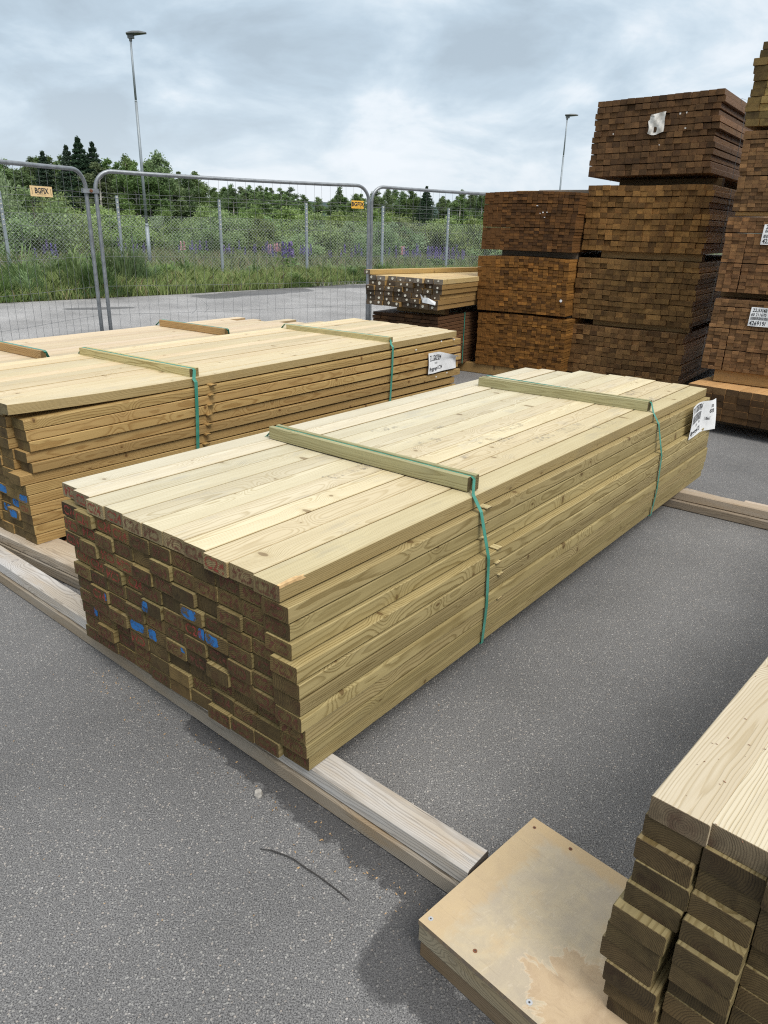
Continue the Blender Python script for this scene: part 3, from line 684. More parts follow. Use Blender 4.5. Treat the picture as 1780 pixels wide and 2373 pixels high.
# ---- loose timbers the piles rest on
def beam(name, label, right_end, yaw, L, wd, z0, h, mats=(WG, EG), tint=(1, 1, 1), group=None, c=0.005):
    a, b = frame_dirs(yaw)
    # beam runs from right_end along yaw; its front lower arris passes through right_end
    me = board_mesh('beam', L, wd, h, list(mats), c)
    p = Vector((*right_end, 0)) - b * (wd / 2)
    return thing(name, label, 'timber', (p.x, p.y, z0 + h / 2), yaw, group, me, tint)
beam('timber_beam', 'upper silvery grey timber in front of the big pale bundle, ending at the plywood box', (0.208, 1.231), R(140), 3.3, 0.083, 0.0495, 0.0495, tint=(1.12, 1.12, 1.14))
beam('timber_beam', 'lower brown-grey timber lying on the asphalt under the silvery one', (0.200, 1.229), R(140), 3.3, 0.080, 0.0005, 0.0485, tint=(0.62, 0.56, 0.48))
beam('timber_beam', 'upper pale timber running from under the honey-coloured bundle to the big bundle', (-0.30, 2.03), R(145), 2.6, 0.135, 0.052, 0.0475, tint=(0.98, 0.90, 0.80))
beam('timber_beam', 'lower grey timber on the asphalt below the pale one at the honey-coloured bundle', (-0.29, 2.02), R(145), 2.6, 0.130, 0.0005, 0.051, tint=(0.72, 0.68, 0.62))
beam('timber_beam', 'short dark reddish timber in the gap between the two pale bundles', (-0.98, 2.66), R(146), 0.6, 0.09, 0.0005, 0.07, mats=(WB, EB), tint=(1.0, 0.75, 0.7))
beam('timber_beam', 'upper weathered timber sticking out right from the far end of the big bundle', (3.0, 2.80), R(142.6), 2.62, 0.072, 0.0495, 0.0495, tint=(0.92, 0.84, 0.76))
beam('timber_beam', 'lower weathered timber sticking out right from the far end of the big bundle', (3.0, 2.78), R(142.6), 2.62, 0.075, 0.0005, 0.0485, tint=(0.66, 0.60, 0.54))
beam('timber_beam', 'short pale batten with a broken end behind the far support timbers', (1.914, 3.715), R(135), 1.0, 0.030, 0.0005, 0.085, tint=(1.0, 0.92, 0.86))
beam('timber_beam', 'pale batten entering at the right edge behind the far support timbers', (2.9, 2.99), R(142.6), 1.21, 0.045, 0.0005, 0.088, tint=(1.05, 0.95, 0.88))
beam('timber_plank', 'flat grey plank below the far end of the honey-coloured bundle', (0.45, 5.30), R(144), 1.3, 0.09, 0.0005, 0.0215)

# ---- plywood covered box
yb = R(-45)
ab = Vector((math.cos(yb), math.sin(yb), 0)); lb = Vector((-ab.y, ab.x, 0))
root = thing('plywood_box', 'weathered plywood panel screwed onto timbers, with a worn orange patch, lower right', 'plywood box', (0.0925, 1.106, 0), yb)
PLY, t = mat('plywood_face')
co = t.n('ShaderNodeTexCoord').outputs['Object']
gr = t.noise(t.vm('MULTIPLY', co, (9, 140, 1)), 1.0, 4, 0.6)
cl_ = t.noise(co, 9, 6, 0.62, 0.6); cl2 = t.noise(t.vm('ADD', co, (2.2, 8, 0)), 26, 5, 0.65, 0.9)
c = t.ramp(cl_, [(0.30, (0.50, 0.39, 0.24)), (0.43, (0.485, 0.405, 0.275)), (0.54, (0.455, 0.385, 0.275)), (0.66, (0.43, 0.365, 0.27))])
c = t.mix(t.rng(cl2, 0.42, 0.70, 0, 0.32), c, (0.29, 0.25, 0.205))
scr = t.noise(t.vm('MULTIPLY', t.vm('ADD', co, (5, 2, 0)), (60, 14, 1)), 1.0, 4, 0.7, 2.2)
c = t.mix(t.rng(scr, 0.58, 0.66, 0, 0.28), c, (0.62, 0.54, 0.42))
x, y, z = t.xyz(co)
# worn-through patch with a jagged outline
dd_ = t.vm('LENGTH', t.vm('MULTIPLY', t.vm('SUBTRACT', co, (0.40, 0.095, 0)), (0.56, 0.95, 0)))
dd_ = t.math('ADD', dd_, t.math('MULTIPLY', t.math('SUBTRACT', t.noise(co, 22, 6, 0.7, 0.8), 0.5), 0.13))
pm = t.rng(dd_, 0.098, 0.103, 1, 0); pe = t.math('MULTIPLY', t.rng(dd_, 0.098, 0.106, 1, 0), t.rng(dd_, 0.096, 0.101, 0, 1))
c = t.mix(t.math('MULTIPLY', pm, 0.70), c, t.mix(t.rng(cl2, 0.4, 0.7), (0.50, 0.36, 0.215), (0.40, 0.27, 0.15)))
c = t.mix(t.math('MULTIPLY', pe, 0.8), c, (0.60, 0.50, 0.36))
eg = t.math('MAXIMUM', t.rng(t.math('ADD', y, t.math('MULTIPLY', cl2, 0.05)), 0.385, 0.41, 0, 0.75), t.rng(t.math('ADD', x, t.math('MULTIPLY', cl2, -0.10)), 0.0, 0.03, 0.55, 0))
c = t.mix(eg, c, (0.52, 0.37, 0.19))
c = t.mix(t.rng(gr, 0.60, 0.72, 0, 0.30), c, (0.20, 0.15, 0.11))
crk = t.noise(t.vm('MULTIPLY', t.vm('ADD', co, (1, 1, 0)), (2.2, 95, 1)), 1.0, 1, 0.5)
c = t.mix(t.rng(crk, 0.745, 0.76, 0, 0.7), c, (0.10, 0.075, 0.055))
finish(t, c, 0.6, gr, 0.0004, 0.8)
PLYE, t = mat('plywood_edge'); co = t.n('ShaderNodeTexCoord').outputs['Object']; z = t.xyz(co)[2]
lay = t.math('FRACT', t.math('MULTIPLY', z, 330.0))
c = t.mix(t.rng(lay, 0.4, 0.6, 0, 1), (0.34, 0.25, 0.15), (0.10, 0.07, 0.045)); c = t.mix(t.rng(t.noise(co, 60, 3), 0.45, 0.6, 0, .6), c, (0.13, 0.11, 0.09))
finish(t, c, 0.8)
mb = MB(); hx, hy = 0.82, 0.412
# local frame: +x along the long side (towards the camera's right), +y away
n = 10
mb.add([(0, 0, 0.088), (hx, 0, 0.088), (hx, hy, 0.088), (0, hy, 0.088), (0, 0, 0.1), (hx, 0, 0.1), (hx, hy, 0.1), (0, hy, 0.1)],
       [(0, 3, 2, 1), (4, 5, 6, 7), (0, 1, 5, 4), (1, 2, 6, 5), (2, 3, 7, 6), (3, 0, 4, 7)], [1, 0, 1, 1, 1, 1])
obj('plywood_panel', mb.mesh('plywood_panel', [PLY, PLYE]), root)
for y_, tt in ((0.001, (0.62, 0.56, 0.42)), (hy - 0.047, (0.62, 0.56, 0.42))):
    obj('timber_rail', board_mesh('rail', hx - 0.002, 0.046, 0.044, [WG, EG], .002), root, (0.001, y_ + 0.023, 0.0435 + 0.022), (0, 0, 0), tt)
    obj('timber_rail', board_mesh('rail', hx - 0.010, 0.044, 0.042, [WG, EG], .002), root, (0.006, y_ + 0.024, 0.0215), (0, 0, 0), (0.40, 0.31, 0.21))
mb = MB(); mb.box(0.0014, 0.040, 0.05, hy - 0.05, 0.002, 0.087); obj('end_board', mb.mesh('end_board', [WG]), root)
for (x_, y_, mt_, rr_) in ((0.016, 0.020, ZINC, .0055), (0.26, 0.022, ZINC, .0062), (0.125, 0.030, RUST, .0045), (0.020, 0.385, RUST, .004), (0.115, 0.392, RUST, .0045)):
    mb = MB(); mb.tube([(x_, y_, 0.0985), (x_, y_, 0.1006)], rr_, 14)
    mb.tube([(x_, y_, 0.1000), (x_, y_, 0.1009)], rr_ * 0.35, 8, 1)
    obj('screw', mb.mesh('screw', [mt_, WIREB]), root)

# ------------------------------------------------------------------ dark stacks on the right
def unroll(n, z0, h, every=0, gap=0.004):
    """row bottoms, top row first, with a thin seam every few rows"""
    z = []; zz_ = z0
    for r in range(n):
        z.append(zz_); zz_ += h
        if every and (r + 1) % every == 0: zz_ += gap
    return z[::-1]
YS1 = R(57); a1_, b1_ = frame_dirs(YS1)
SR1 = Vector((0.90, 7.80, 0)) - b1_ * 0.935
BW1 = 0.0485
def tb1(r, c):
    k = random.choice((0.68, 0.82, 0.92, 1.0, 1.12, 1.35)) * (1 + 0.3 * mnoise.noise(Vector((c * .3, r * .25, 2)))); return (1.0 * k, 0.92 * k, 0.80 * k)
names1 = ['lowest', 'middle', 'topmost']
for i, (z0, tiltr) in enumerate(((0.105, 0), (0.655, 0), (1.238, 0))):
    rows, cols = 20, 19
    zs = unroll(rows, z0, 0.0253, 8, 0.005)
    def lf(r, c, i=i):
        u = r / 20.0
        return (-0.03 * (1 - u) + 0.004 * math.sin(r * .9)) * (1 - 0.8 * min(1, c / 10)) + (0.03 * (1 - u) if i == 1 else 0.0) - (0.02 if i == 0 else 0)
    k = (0.78, 0.92, 0.66)[i]
    pk, bb = pile('batten_package', f'{names1[i]} dark orange-brown batten package in the three-high stack right of the green posts', 'lumber package', (SR1.x, SR1.y, z0), YS1,
                  cols, rows, BW1, 0.0250, 3.3, [WB, EB], zs, tint=lambda r, c, k=k, i=i: tuple(q * w_ for q, w_ in zip(tb1(r, c), ((1.35, 1.12, 0.62) if i < 2 else (0.75, 0.62, 0.45)))), jx=0.007, jy=0.0012, pitchc=0.0492, cham=0.0009, layer=4,
                  group='dark batten packages in the tall stacks', single=lambda r, c: c < 15, crown=(lambda u, r: 0.014 * (1 - (2 * u - 1) ** 2) * (1 - r / 20)), leanf=lf)
    if i == 1:
        mb = MB(); mb.tube([(-0.012, 0.040, 0.145), (-0.013, 0.040, 0.145)], 0.013, 14); obj('round_tag', mb.mesh('round_tag', [PAPER]), pk)
    if i == 2:
        for (y_, z_) in ((0.36, .40), (0.30, .34), (0.33, .335), (0.28, .30), (0.26, .345)):
            mb = MB(); mb.box(-0.013, -0.011, 0, random.uniform(.006, .02), 0, random.uniform(.004, .012)); obj('paper_scrap', mb.mesh('paper_scrap', [PAPER]), pk, (0, y_, z_))
for i, (z0, h) in enumerate(((0.0005, 0.103), (0.6195, 0.034), (1.172, 0.064))):
    o_ = SR1 + a1_ * (0.02 if i == 0 else 0.22)
    beam('bearer_timber', ['pale bearer plank on the asphalt under the dark orange-brown stack', 'dark bearer in the lower gap of the orange-brown stack', 'dark bearer in the upper gap of the orange-brown stack'][i],
         (o_.x, o_.y), YS1 + math.pi / 2, 1.55 if i == 0 else 0.80, 0.09, z0, h, mats=(WO, E2) if i == 0 else (WG, EG), tint=(0.62, 0.66, 0.6) if i == 0 else (0.35, 0.3, 0.25))
# planks lying on top of the orange-brown stack
o_ = SR1 + a1_ * 0.6
beam('loose_plank', 'long grey plank lying across the top of the orange-brown stack', (o_.x, o_.y), YS1 + math.pi / 2, 0.62, 0.10, 1.775, 0.032, tint=(0.62, 0.60, 0.58))
o_ = SR1 + a1_ * 0.6 + b1_ * 0.63
beam('loose_plank', 'shorter brown plank next to the grey one on top of the stack', (o_.x, o_.y), YS1 + math.pi / 2, 0.24, 0.10, 1.770, 0.030, mats=(WO, E2), tint=(0.55, 0.6, 0.62))

YS2 = R(55); a2_, b2_ = frame_dirs(YS2)
SR2 = Vector((1.805, 7.45, 0)) - b2_ * 1.12
specs2 = [(0.105, 10, 1.03, 'bottom', (1.60, 1.50, 1.35)), (0.632, 12, 0.99, 'second from the bottom', (1.55, 1.48, 1.18)), (1.262, 12, 0.97, 'third from the bottom', (1.58, 1.42, 1.02)), (1.895, 13, 0.93, 'topmost', (0.88, 0.80, 0.78))]
for i, (z0, rows, ws, nm, tn) in enumerate(specs2):
    zs = unroll(rows, z0, 0.0443, 2, 0.0055)
    pc = 0.0700 * (1, 1, 0.985, 0.95)[i]
    def tb2(r, c, tn=tn):
        k = random.choice((0.84, 0.93, 1.0, 1.06, 1.2)) * (0.86 + 0.28 * mnoise.noise(Vector((c * .35, r * .3, z0 * 5))) + .06); return tuple(q * k for q in tn)
    def cr2(u, r, i=i, rows=rows): return (0.035 * (1 - u) if i == 3 else 0.004 * math.sin(u * 9)) * (1 - r / rows * 0.5)
    pk, bb = pile('batten_package', f'{nm} brown package in the four-high stack' + (', with a torn white bag on its end' if i == 3 else ''), 'lumber package', (SR2.x, SR2.y, z0), YS2,
                  16, rows, pc - 0.0010, 0.0440, 3.4, [WB, EB], zs, tint=tb2, jx=0.011, jy=0.0012, pitchc=pc, cham=0.0014, layer=2, group='dark batten packages in the tall stacks', crown=cr2,
                  leanf=lambda r, c, i=i: (0.012 * math.sin(r * 1.7 + i) + (0.035 * (1 - r / 12) if i == 0 else 0)) * (1 - 0.7 * min(1, c / 10)) + (0.04 if i == 3 else 0) + (0.020 * r / 12 if i == 3 else 0))
    zh = zs[0] + 0.046 - z0
    ribbon(pk, 'strap', [(0.62, 1.13, -.002), (0.62, 1.13, zh), (0.62, 0.03, zh + 0.03 * (i == 3) + .006), (0.62, -0.012, zh - 0.01 + 0.03 * (i == 3)), (0.60, -0.016, zh * 0.5), (0.55, -0.014, 0.004)], (1, 0, 0), 0.014, 0.001, STRAPD)
    if i == 3:
        def curlb(u, v): return (0.010 * math.sin(v * 7) * (1 - u), -0.014 * math.sin(u * 4) * (1 - v), 0.006 + 0.012 * math.sin(u * 9 + 1) * math.sin(v * 7))
        paper_label(pk, (-0.018, 1.12 - 0.50, 0.335), (R(90), 0, R(-90)), 0.135, 0.165, [], [], curlb, mtp=BAG, name='torn_bag',
                    cut=lambda x, y: (x + (0.012 if y > .1 else 0) * (0.135 - x) / .135, y - (0.02 * (1 - x / 0.135) if y > 0.14 else 0)))
        for (y_, z_) in ((0.36, .47), (0.31, .475), (0.30, .36), (0.50, .24), (0.92, .34)):
            mb = MB(); mb.box(-0.017, -0.015, 0, random.uniform(.008, .018), 0, random.uniform(.006, .014)); obj('paper_scrap', mb.mesh('paper_scrap', [BAG]), pk, (0, y_, z_))
for i, (z0, h) in enumerate(((0.0005, 0.103), (0.5735, 0.0575), (1.197, 0.0635), (1.8275, 0.066))):
    o_ = SR2 + a2_ * (0.10 if i in (1, 2) else 0.35) + b2_ * 0.02
    beam('bearer_timber', ['bearer on the asphalt under the four-high brown stack', 'pale bearer in the lowest gap of the four-high brown stack', 'pale bearer in the middle gap of the four-high brown stack', 'dark bearer in the top gap of the four-high brown stack'][i],
         (o_.x, o_.y), YS2 + math.pi / 2, 0.92, 0.09, z0, h, mats=(WT, EB), tint=(1.1, 1.1, 1.1) if i in (1, 2) else (0.4, 0.4, 0.4))

YS3 = R(53); a3_, b3_ = frame_dirs(YS3)
L3 = Vector((2.463, 5.813, 0)); W3_ = 1.0; SR3 = L3 - b3_ * W3_
for i, (z0, rows, nm, tn) in enumerate(((0.452, 20, 'lowest batten', (1.3, 1.2, 1.2)), (1.030, 20, 'middle batten', (1.35, 1.2, 1.2)), (1.592, 20, 'upper batten', (1.15, 1.08, 1.1)))):
    zs = unroll(rows, z0, 0.0254, (6, 8, 9)[i], 0.006)
    def tb3(r, c, tn=tn):
        k = random.choice((0.8, 0.92, 1.0, 1.12, 1.3)); return tuple(q * k for q in tn)
    pk, bb = pile('batten_package', f'{nm} package in the stack at the right edge' + (', white barcode label on its end' if i < 2 else ', just under the pale thick timber'), 'lumber package', (SR3.x, SR3.y, z0), YS3,
                  20, rows, 0.0490, 0.0250, 3.3, [WB, EB], zs, tint=tb3, jx=0.006, jy=0.0007, pitchc=0.0495, cham=0.0009, layer=5, group='dark batten packages in the tall stacks', single=lambda r, c: c >= 5,
                  leanf=lambda r, c, i=i: (-0.012 * (r / 20) * (1 if i == 2 else -1)) * (1 if c > 16 else 0.2))
    if i < 2:
        lx = (0.285, 0.262)[i]; lz = (0.800, 1.369)[i] - z0
        txt = [[('22,5X48', 0.034, 0.012, 0.104, 0.0008, 0.85), ('3000', 0.034, 0.135, 0.104, 0.0004, 0.85), ('60 211670', 0.030, 0.008, 0.074, 0.0006, 0.8), ('426919/', 0.044, 0.008, 0.008, 0.001, 0.78)],
               [('22,5X48', 0.034, 0.014, 0.108, 0.0004, 0.85), ('60 211670', 0.034, 0.014, 0.082, 0.0006, 0.8), ('425919/', 0.044, 0.010, 0.010, 0.001, 0.78)]][i]
        paper_label(pk, (-0.010, W3_ - lx, lz), (R(90), 0, R(-90)), 0.23, 0.136, txt, [(0.010, 0.046, 0.19, 0.022)], lambda u, v: (-.006 * (1 - v), 0, 0.002 + 0.003 * math.sin(u * 8 + v * 3)), seed=20 + i)
for i, (z0, h, lab) in enumerate(((0.356, 0.0945, 'pale bearer on the orange-topped pile under the right edge stack'), (0.9795, 0.049, 'dark bearer in the lower gap of the right edge stack'), (1.560, 0.0305, 'pale bearer in the upper gap of the right edge stack'))):
    o_ = SR3 + a3_ * (0.03 if i != 1 else 0.2) + b3_ * 0.02
    beam('bearer_timber', lab, (o_.x, o_.y), YS3 + math.pi / 2, W3_ - (0.12, 0.02, 0.06)[i], 0.09, z0, h, mats=(WT, EB), tint=(0.5, 0.45, 0.4) if i == 1 else (1.2, 1.15, 1.1))
zs = unroll(11, 2.140, 0.0455, 2, 0.002)
def tb3e(r, c):
    k = random.choice((0.85, 1.0, 1.15)); return tuple(q * k * (0.5 if r < 2 else 1.0) for q in ((1.15, 1.05, 0.80) if c < 10 else (0.75, 0.66, 0.5)))
pile('timber_package', 'topmost package of thicker yellow-brown timber high at the right edge', 'lumber package', (SR3.x, SR3.y, 2.14), YS3, 11, 11, 0.0900, 0.045, 3.3, [WT, E2], zs, tint=tb3e, jx=0.008,
     pitchc=0.0912, group='dark batten packages in the tall stacks', leanf=lambda r, c: -0.03 * (r < 2) * (c > 8) + 0.012 * math.sin(r))
# orange-topped pile under the right edge stack
zs = unroll(5, 0.1045, 0.0495, 0)
Y3b = R(47); a_, b_ = frame_dirs(Y3b)
Lb = Vector((2.33, 5.68, 0)); SRb = Lb - b_ * 1.34
pB, bB = pile('lumber_bundle', 'low pile with orange-tan top boards and dark ends beneath the right edge stack', 'lumber stack', (SRb.x, SRb.y, 0.1045), Y3b, 14, 5, 0.095, 0.049, 3.2, [WO, EB], zs,
              tint=lambda r, c: (1, 1, 1), jx=0.006, jy=0.0008, group=None)
for (r, c), b in bB.items():
    b.color = (1, 1, 1, 1) if r == 0 else (0.55, 0.50, 0.42, 1)
ribbon(pB, 'strap', [(0.42, 1.335, 0.248), (0.40, 0.6, 0.2485), (0.37, 0.0, 0.248), (0.37, -0.003, 0.24), (0.37, -0.004, 0.0)], (1, 0, 0), 0.016, 0.001, STRAP)
o_ = SRb + a_ * 0.35
beam('bearer_timber', 'dark bearer on the asphalt under the orange-topped pile', (o_.x, o_.y), Y3b + math.pi / 2, 1.3, 0.09, 0.0005, 0.103, tint=(0.4, 0.35, 0.3))

# ---- pile 4/5: green posts with white dots on top of dark red-brown boards
YP = R(57); ap, bp = frame_dirs(YP)
RP5 = Vector((0.480, 7.330, 0)); 
zs5 = [0.10 + 0.0345 * (14 - r) for r in range(15)]
p5, b5 = pile('lumber_bundle', 'dark reddish brown board pile under the posts with white dotted ends', 'lumber stack', (RP5.x, RP5.y, 0.10), YP, 8, 15, 0.096, 0.030, 3.0, [WB, EB], zs5,
              tint=lambda r, c: tuple(q * k_ for k_ in (random.choice((0.75, 0.9, 1.05, 1.25)),) for q in (0.62, 0.50, 0.44)), jx=0.010, pitchc=0.0965)
ribbon(p5, 'strap', [(0.55, 0.75, 0.521), (0.55, 0.0, 0.521), (0.55, -0.004, 0.515), (0.55, -0.005, 0.0)], (1, 0, 0), 0.016, 0.001, STRAP)
o_ = RP5 + ap * 0.2
beam('bearer_timber', 'bearer on the asphalt under the dark reddish board pile', (o_.x, o_.y), YP + math.pi / 2, 0.76, 0.09, 0.0005, 0.098, tint=(0.4, 0.35, 0.3))
o_ = RP5 + ap * 0.16 + bp * 0.02
beam('bearer_timber', 'pale bearer between the red-brown boards and the dotted posts', (o_.x, o_.y), YP + math.pi / 2, 0.56, 0.09, 0.6225, 0.0675, mats=(WT, EB), tint=(1.1, 1.1, 1.1))
EP = wood('end_grain_posts', None, None, None, end=True, endcol=(0.105, 0.075, 0.050), endcol2=(0.062, 0.045, 0.030), endcol3=(0.075, 0.048, 0.034))
RP4 = Vector((0.475, 7.20, 0))
zs4 = [0.692 + 0.0475 * (5 - r) for r in range(6)]
offs = [(-0.035), (-0.03), (-0.02), (0.0), (0.0), (0.01)]
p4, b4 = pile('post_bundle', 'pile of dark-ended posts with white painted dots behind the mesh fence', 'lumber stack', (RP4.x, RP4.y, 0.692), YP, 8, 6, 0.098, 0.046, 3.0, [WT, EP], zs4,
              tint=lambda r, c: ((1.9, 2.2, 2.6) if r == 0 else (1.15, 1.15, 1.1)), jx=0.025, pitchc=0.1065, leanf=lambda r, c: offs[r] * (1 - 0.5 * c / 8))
me_d = MB(); me_d.tube([(-0.0035, 0, 0), (0.001, 0, 0)], 0.0125, 12); me_d = me_d.mesh('dot', [DOT])
for b in b4.values():
    s_ = random.uniform(0.55, 1.15)
    o = obj('paint_dot', me_d, b, (0, random.uniform(-.02, .02), random.uniform(-.008, .008))); o.scale = (1, s_, s_ * random.uniform(.8, 1.2))
zt_ = zs4[0] + 0.047
o_ = RP4 + bp * 0.84 + ap * 0.0
tl = thing('loose_post', 'single pale post lying askew on top of the dotted posts', 'timber', (o_.x, o_.y, zt_ + 0.024), YP - R(16), None, board_mesh('post', 2.6, 0.095, 0.045, [WT, EP]), (1.6, 1.75, 1.7))
obj('paint_dot', me_d, tl, (0, 0, 0))
mb = MB()
mb.add([(0, 0.20, 0.115), (-0.006, 0.16, 0.08), (-0.03, 0.10, 0.085), (-0.01, 0.02, 0.05), (-0.02, 0.018, 0.020), (-0.03, 0.10, 0.032), (-0.012, 0.165, 0.035)], [(0, 1, 6), (1, 2, 5, 6), (2, 3, 4, 5), (6, 1, 0), (6, 5, 2, 1), (5, 4, 3, 2)])
obj('torn_label', mb.mesh('torn_label', [PAPER]), p4, (-0.026, 0.0, 0.03))

# small things on the asphalt
mb = MB(); rr = random.Random(3); V = []
ph = [(math.cos(2 * math.pi * i / 7), math.sin(2 * math.pi * i / 7)) for i in range(7)]
for k, (zz_, sc_) in enumerate(((0, 0.85), (0.008, 1.0), (0.017, 0.75))):
    for i in range(7): q = sc_ * rr.uniform(0.8, 1.1); V.append((0.0125 * ph[i][0] * q, 0.0115 * ph[i][1] * q, zz_ + rr.uniform(-.002, .002) * (k > 0)))
F = [(k * 7 + i, k * 7 + (i + 1) % 7, (k + 1) * 7 + (i + 1) % 7, (k + 1) * 7 + i) for k in range(2) for i in range(7)] + [tuple(range(14, 21)), tuple(range(7))[::-1]]
mb.add(V, F)
thing('stone', 'small pale grey stone lying on the asphalt in front of the big bundle', 'stone', (-0.318, 1.553, 0.0), 0.3, None, mb.mesh('stone', [STONE]))
mb = MB(); mb.tube([(-0.283, 1.372, 0.004), (-0.252, 1.366, 0.005), (-0.223, 1.354, 0.006), (-0.195, 1.340, 0.006), (-0.169, 1.320, 0.005), (-0.142, 1.302, 0.004), (-0.116, 1.283, 0.003), (-0.085, 1.258, 0.0025), (-0.057, 1.233, 0.0022)], [0.001] + [0.0018] * 7 + [0.0012], 6)
thing('wire_piece', 'thin dark bent wire lying on the asphalt left of the silvery timber', 'wire', (0, 0, 0), 0, None, mb.mesh('wire_piece', [WIREB]))
mb = MB(); rr = random.Random(11)
for k in range(230):
    u = rr.random()
    if k < 150: bx, by = -0.95 + 1.15 * u, 2.155 - 0.965 * u; off = abs(rr.gauss(0, 0.05)) + 0.004; px_, py_ = bx - off * 0.64, by - off * 0.77
    else: px_, py_ = rr.uniform(-1.2, 0.2), rr.uniform(0.8, 2.2)
    s_ = rr.uniform(.0015, .0045 if k < 150 else .003); an = rr.uniform(0, 3.1); dx, dy = math.cos(an) * s_, math.sin(an) * s_; e = rr.uniform(.15, .6)
    mb.add([(px_ - dx, py_ - dy, .0015), (px_ + dy * e, py_ - dx * e, .001), (px_ + dx, py_ + dy, .0035), (px_ - dy * e, py_ + dx * e, .0025)], [(0, 1, 2, 3)])
LITTER = plain('wood_chip_litter', (0.38, 0.25, 0.13), 0.9, var=0.5, vs=3)
o = obj('wood_chips', mb.mesh('wood_chips', [LITTER])); o['kind'] = 'stuff'; o['label'] = 'tiny wood chips scattered on the asphalt along the timber'; o['category'] = 'litter'

# ------------------------------------------------------------------ mobile fence
def fence_panel(p0, p1, label, sign=None, sgn=1, top=1.92, clamp=False, broken=False):
    p0, p1 = Vector((*p0, 0)), Vector((*p1, 0)); L = (p1 - p0).length; yaw = math.atan2(p1.y - p0.y, p1.x - p0.x)
    root = thing('fence_panel', label, 'fence', p0, yaw, 'mobile mesh fence panels')
    rad = 0.19; pts = [(0, 0, 0.0), (0, 0, 0.6), (0, 0, 1.2), (0, 0, top - rad)]
    pts += [(rad - rad * math.cos(a), 0, top - rad + rad * math.sin(a)) for a in np.linspace(0, math.pi / 2, 8)[1:]]
    pts += [(L * k / 6, 0, top - 0.012 * math.sin(math.pi * k / 6)) for k in range(1, 6)]
    pts += [(L - rad + rad * math.sin(a), 0, top - rad + rad * math.cos(a)) for a in np.linspace(0, math.pi / 2, 8)]
    pts += [(L, 0, 1.2), (L, 0, 0.6), (L, 0, 0.0)]
    mb = MB(); mb.tube(pts, 0.0215, 12); obj('tube_frame', mb.mesh('tube_frame', [GALV], True), root)
    mb = MB(); mb.tube([(0, 0, 0.115), (L, 0, 0.115)], 0.016, 8); obj('bottom_rail', mb.mesh('bottom_rail', [GALV], True), root)
    mb = MB(); nv = int(L / 0.115); rr = random.Random(int(L * 1000) + len(label))
    for k in range(1, nv):
        x = L * k / nv + rr.uniform(-.006, .006); e = max(0, rad - x, rad - (L - x)); zt_ = top - (rad - math.sqrt(max(0, rad * rad - e * e))) if e > 0 else top - 0.01
        bd = rr.gauss(0, 0.006)
        zz_ = [0.12, 0.385, 0.71, 1.03, 1.355, 1.70, zt_]
        mb.tube([(x + bd * math.sin(z_ * 2.0) + rr.gauss(0, .0015), 0, z_) for z_ in zz_], 0.0017, 3, caps=False)
    for z_ in (0.385, 0.706, 1.03, 1.355, 1.70):
        mb.tube([(L * k / 12, 0.003, z_ + rr.gauss(0, 0.0025) - 0.006 * math.sin(math.pi * k / 12)) for k in range(13)], 0.0019, 3, caps=False)
    if broken:
        mb.tube([(0.98, -.01, .36), (1.03, -.06, .42), (1.02, -.07, .50)], 0.0018, 4); mb.tube([(1.12, -.01, .52), (1.20, -.06, .44), (1.13, -.05, .37)], 0.0018, 4)
    obj('wire_mesh', mb.mesh('wire_mesh', [GALVD]), root)
    if sign:
        sx_, sz0, sw, sh, mt_ = sign
        mb = MB(); mb.box(sx_, sx_ + sw, -0.006 * sgn - 0.001, -0.006 * sgn + 0.001, sz0, sz0 + sh); so = obj('fence_sign', mb.mesh('fence_sign', [mt_]), root)
        if sgn < 0: so.rotation_euler = (0, 0, 0)
        tm = text_mesh('BGFIX', sh * 0.72, INK, 'CENTER', 0.0022)
        yo = (-0.0085) if sgn > 0 else 0.0085
        rot = (R(90), 0, 0) if sgn > 0 else (R(90), 0, R(180))
        obj('lettering', tm, so, (sx_ + sw / 2, yo, sz0 + sh * 0.32), rot)
        tm2 = text_mesh('entreprenörstängsel & tillbehör', sh * 0.11, INK, 'CENTER', 0.0)
        obj('lettering', tm2, so, (sx_ + sw / 2, yo, sz0 + sh * 0.16), rot)
        mb = MB()
        for s_ in (-1, 1):
            x_ = sx_ + sw / 2 + s_ * sw * 0.42; y_ = yo
            mb.tube([(x_ - s_ * -.012 * 0 + s_ * 0.010, y_, sz0 + sh * .80), (x_, y_, sz0 + sh * .74), (x_, y_, sz0 + sh * .26), (x_ + s_ * 0.010, y_, sz0 + sh * .20)], 0.0016, 4)
        obj('bracket_mark', mb.mesh('bracket_mark', [INK]), so)
    if clamp:
        mb = MB(); mb.box(-0.145, 0.03, -0.030, -0.024, 1.69, 1.735); mb.box(-0.145, 0.03, 0.024, 0.030, 1.69, 1.735); mb.box(-0.145, -0.138, -0.03, 0.03, 1.69, 1.735); mb.box(0.024, 0.03, -0.03, 0.03, 1.69, 1.735)
        co_ = obj('clamp', mb.mesh('clamp', [GALV]), root)
        mb = MB(); mb.tube([(-0.055, -0.045, 1.712), (-0.055, 0.04, 1.712)], 0.011, 6); mb.tube([(-0.055, -0.034, 1.712), (-0.055, -0.030, 1.712)], 0.018, 12); obj('bolt', mb.mesh('bolt', [RUST]), co_)
    return root
fence_panel((-3.266, 8.79), (-0.311, 10.725), 'middle mobile fence panel with an orange sign near its right post', sign=(3.26, 1.638, 0.190, 0.096, YEL), clamp=True, broken=True)
dL = Vector((-0.35, -1.17, 0)).normalized()
pl = Vector((-3.355, 8.745, 0)); pe = pl + dL * 3.5
fence_panel((pe.x, pe.y), (pl.x, pl.y), 'mobile fence panel at the left edge with a faded yellow sign', sign=(3.5 - 0.86, 1.625, 0.315, 0.098, YELP))
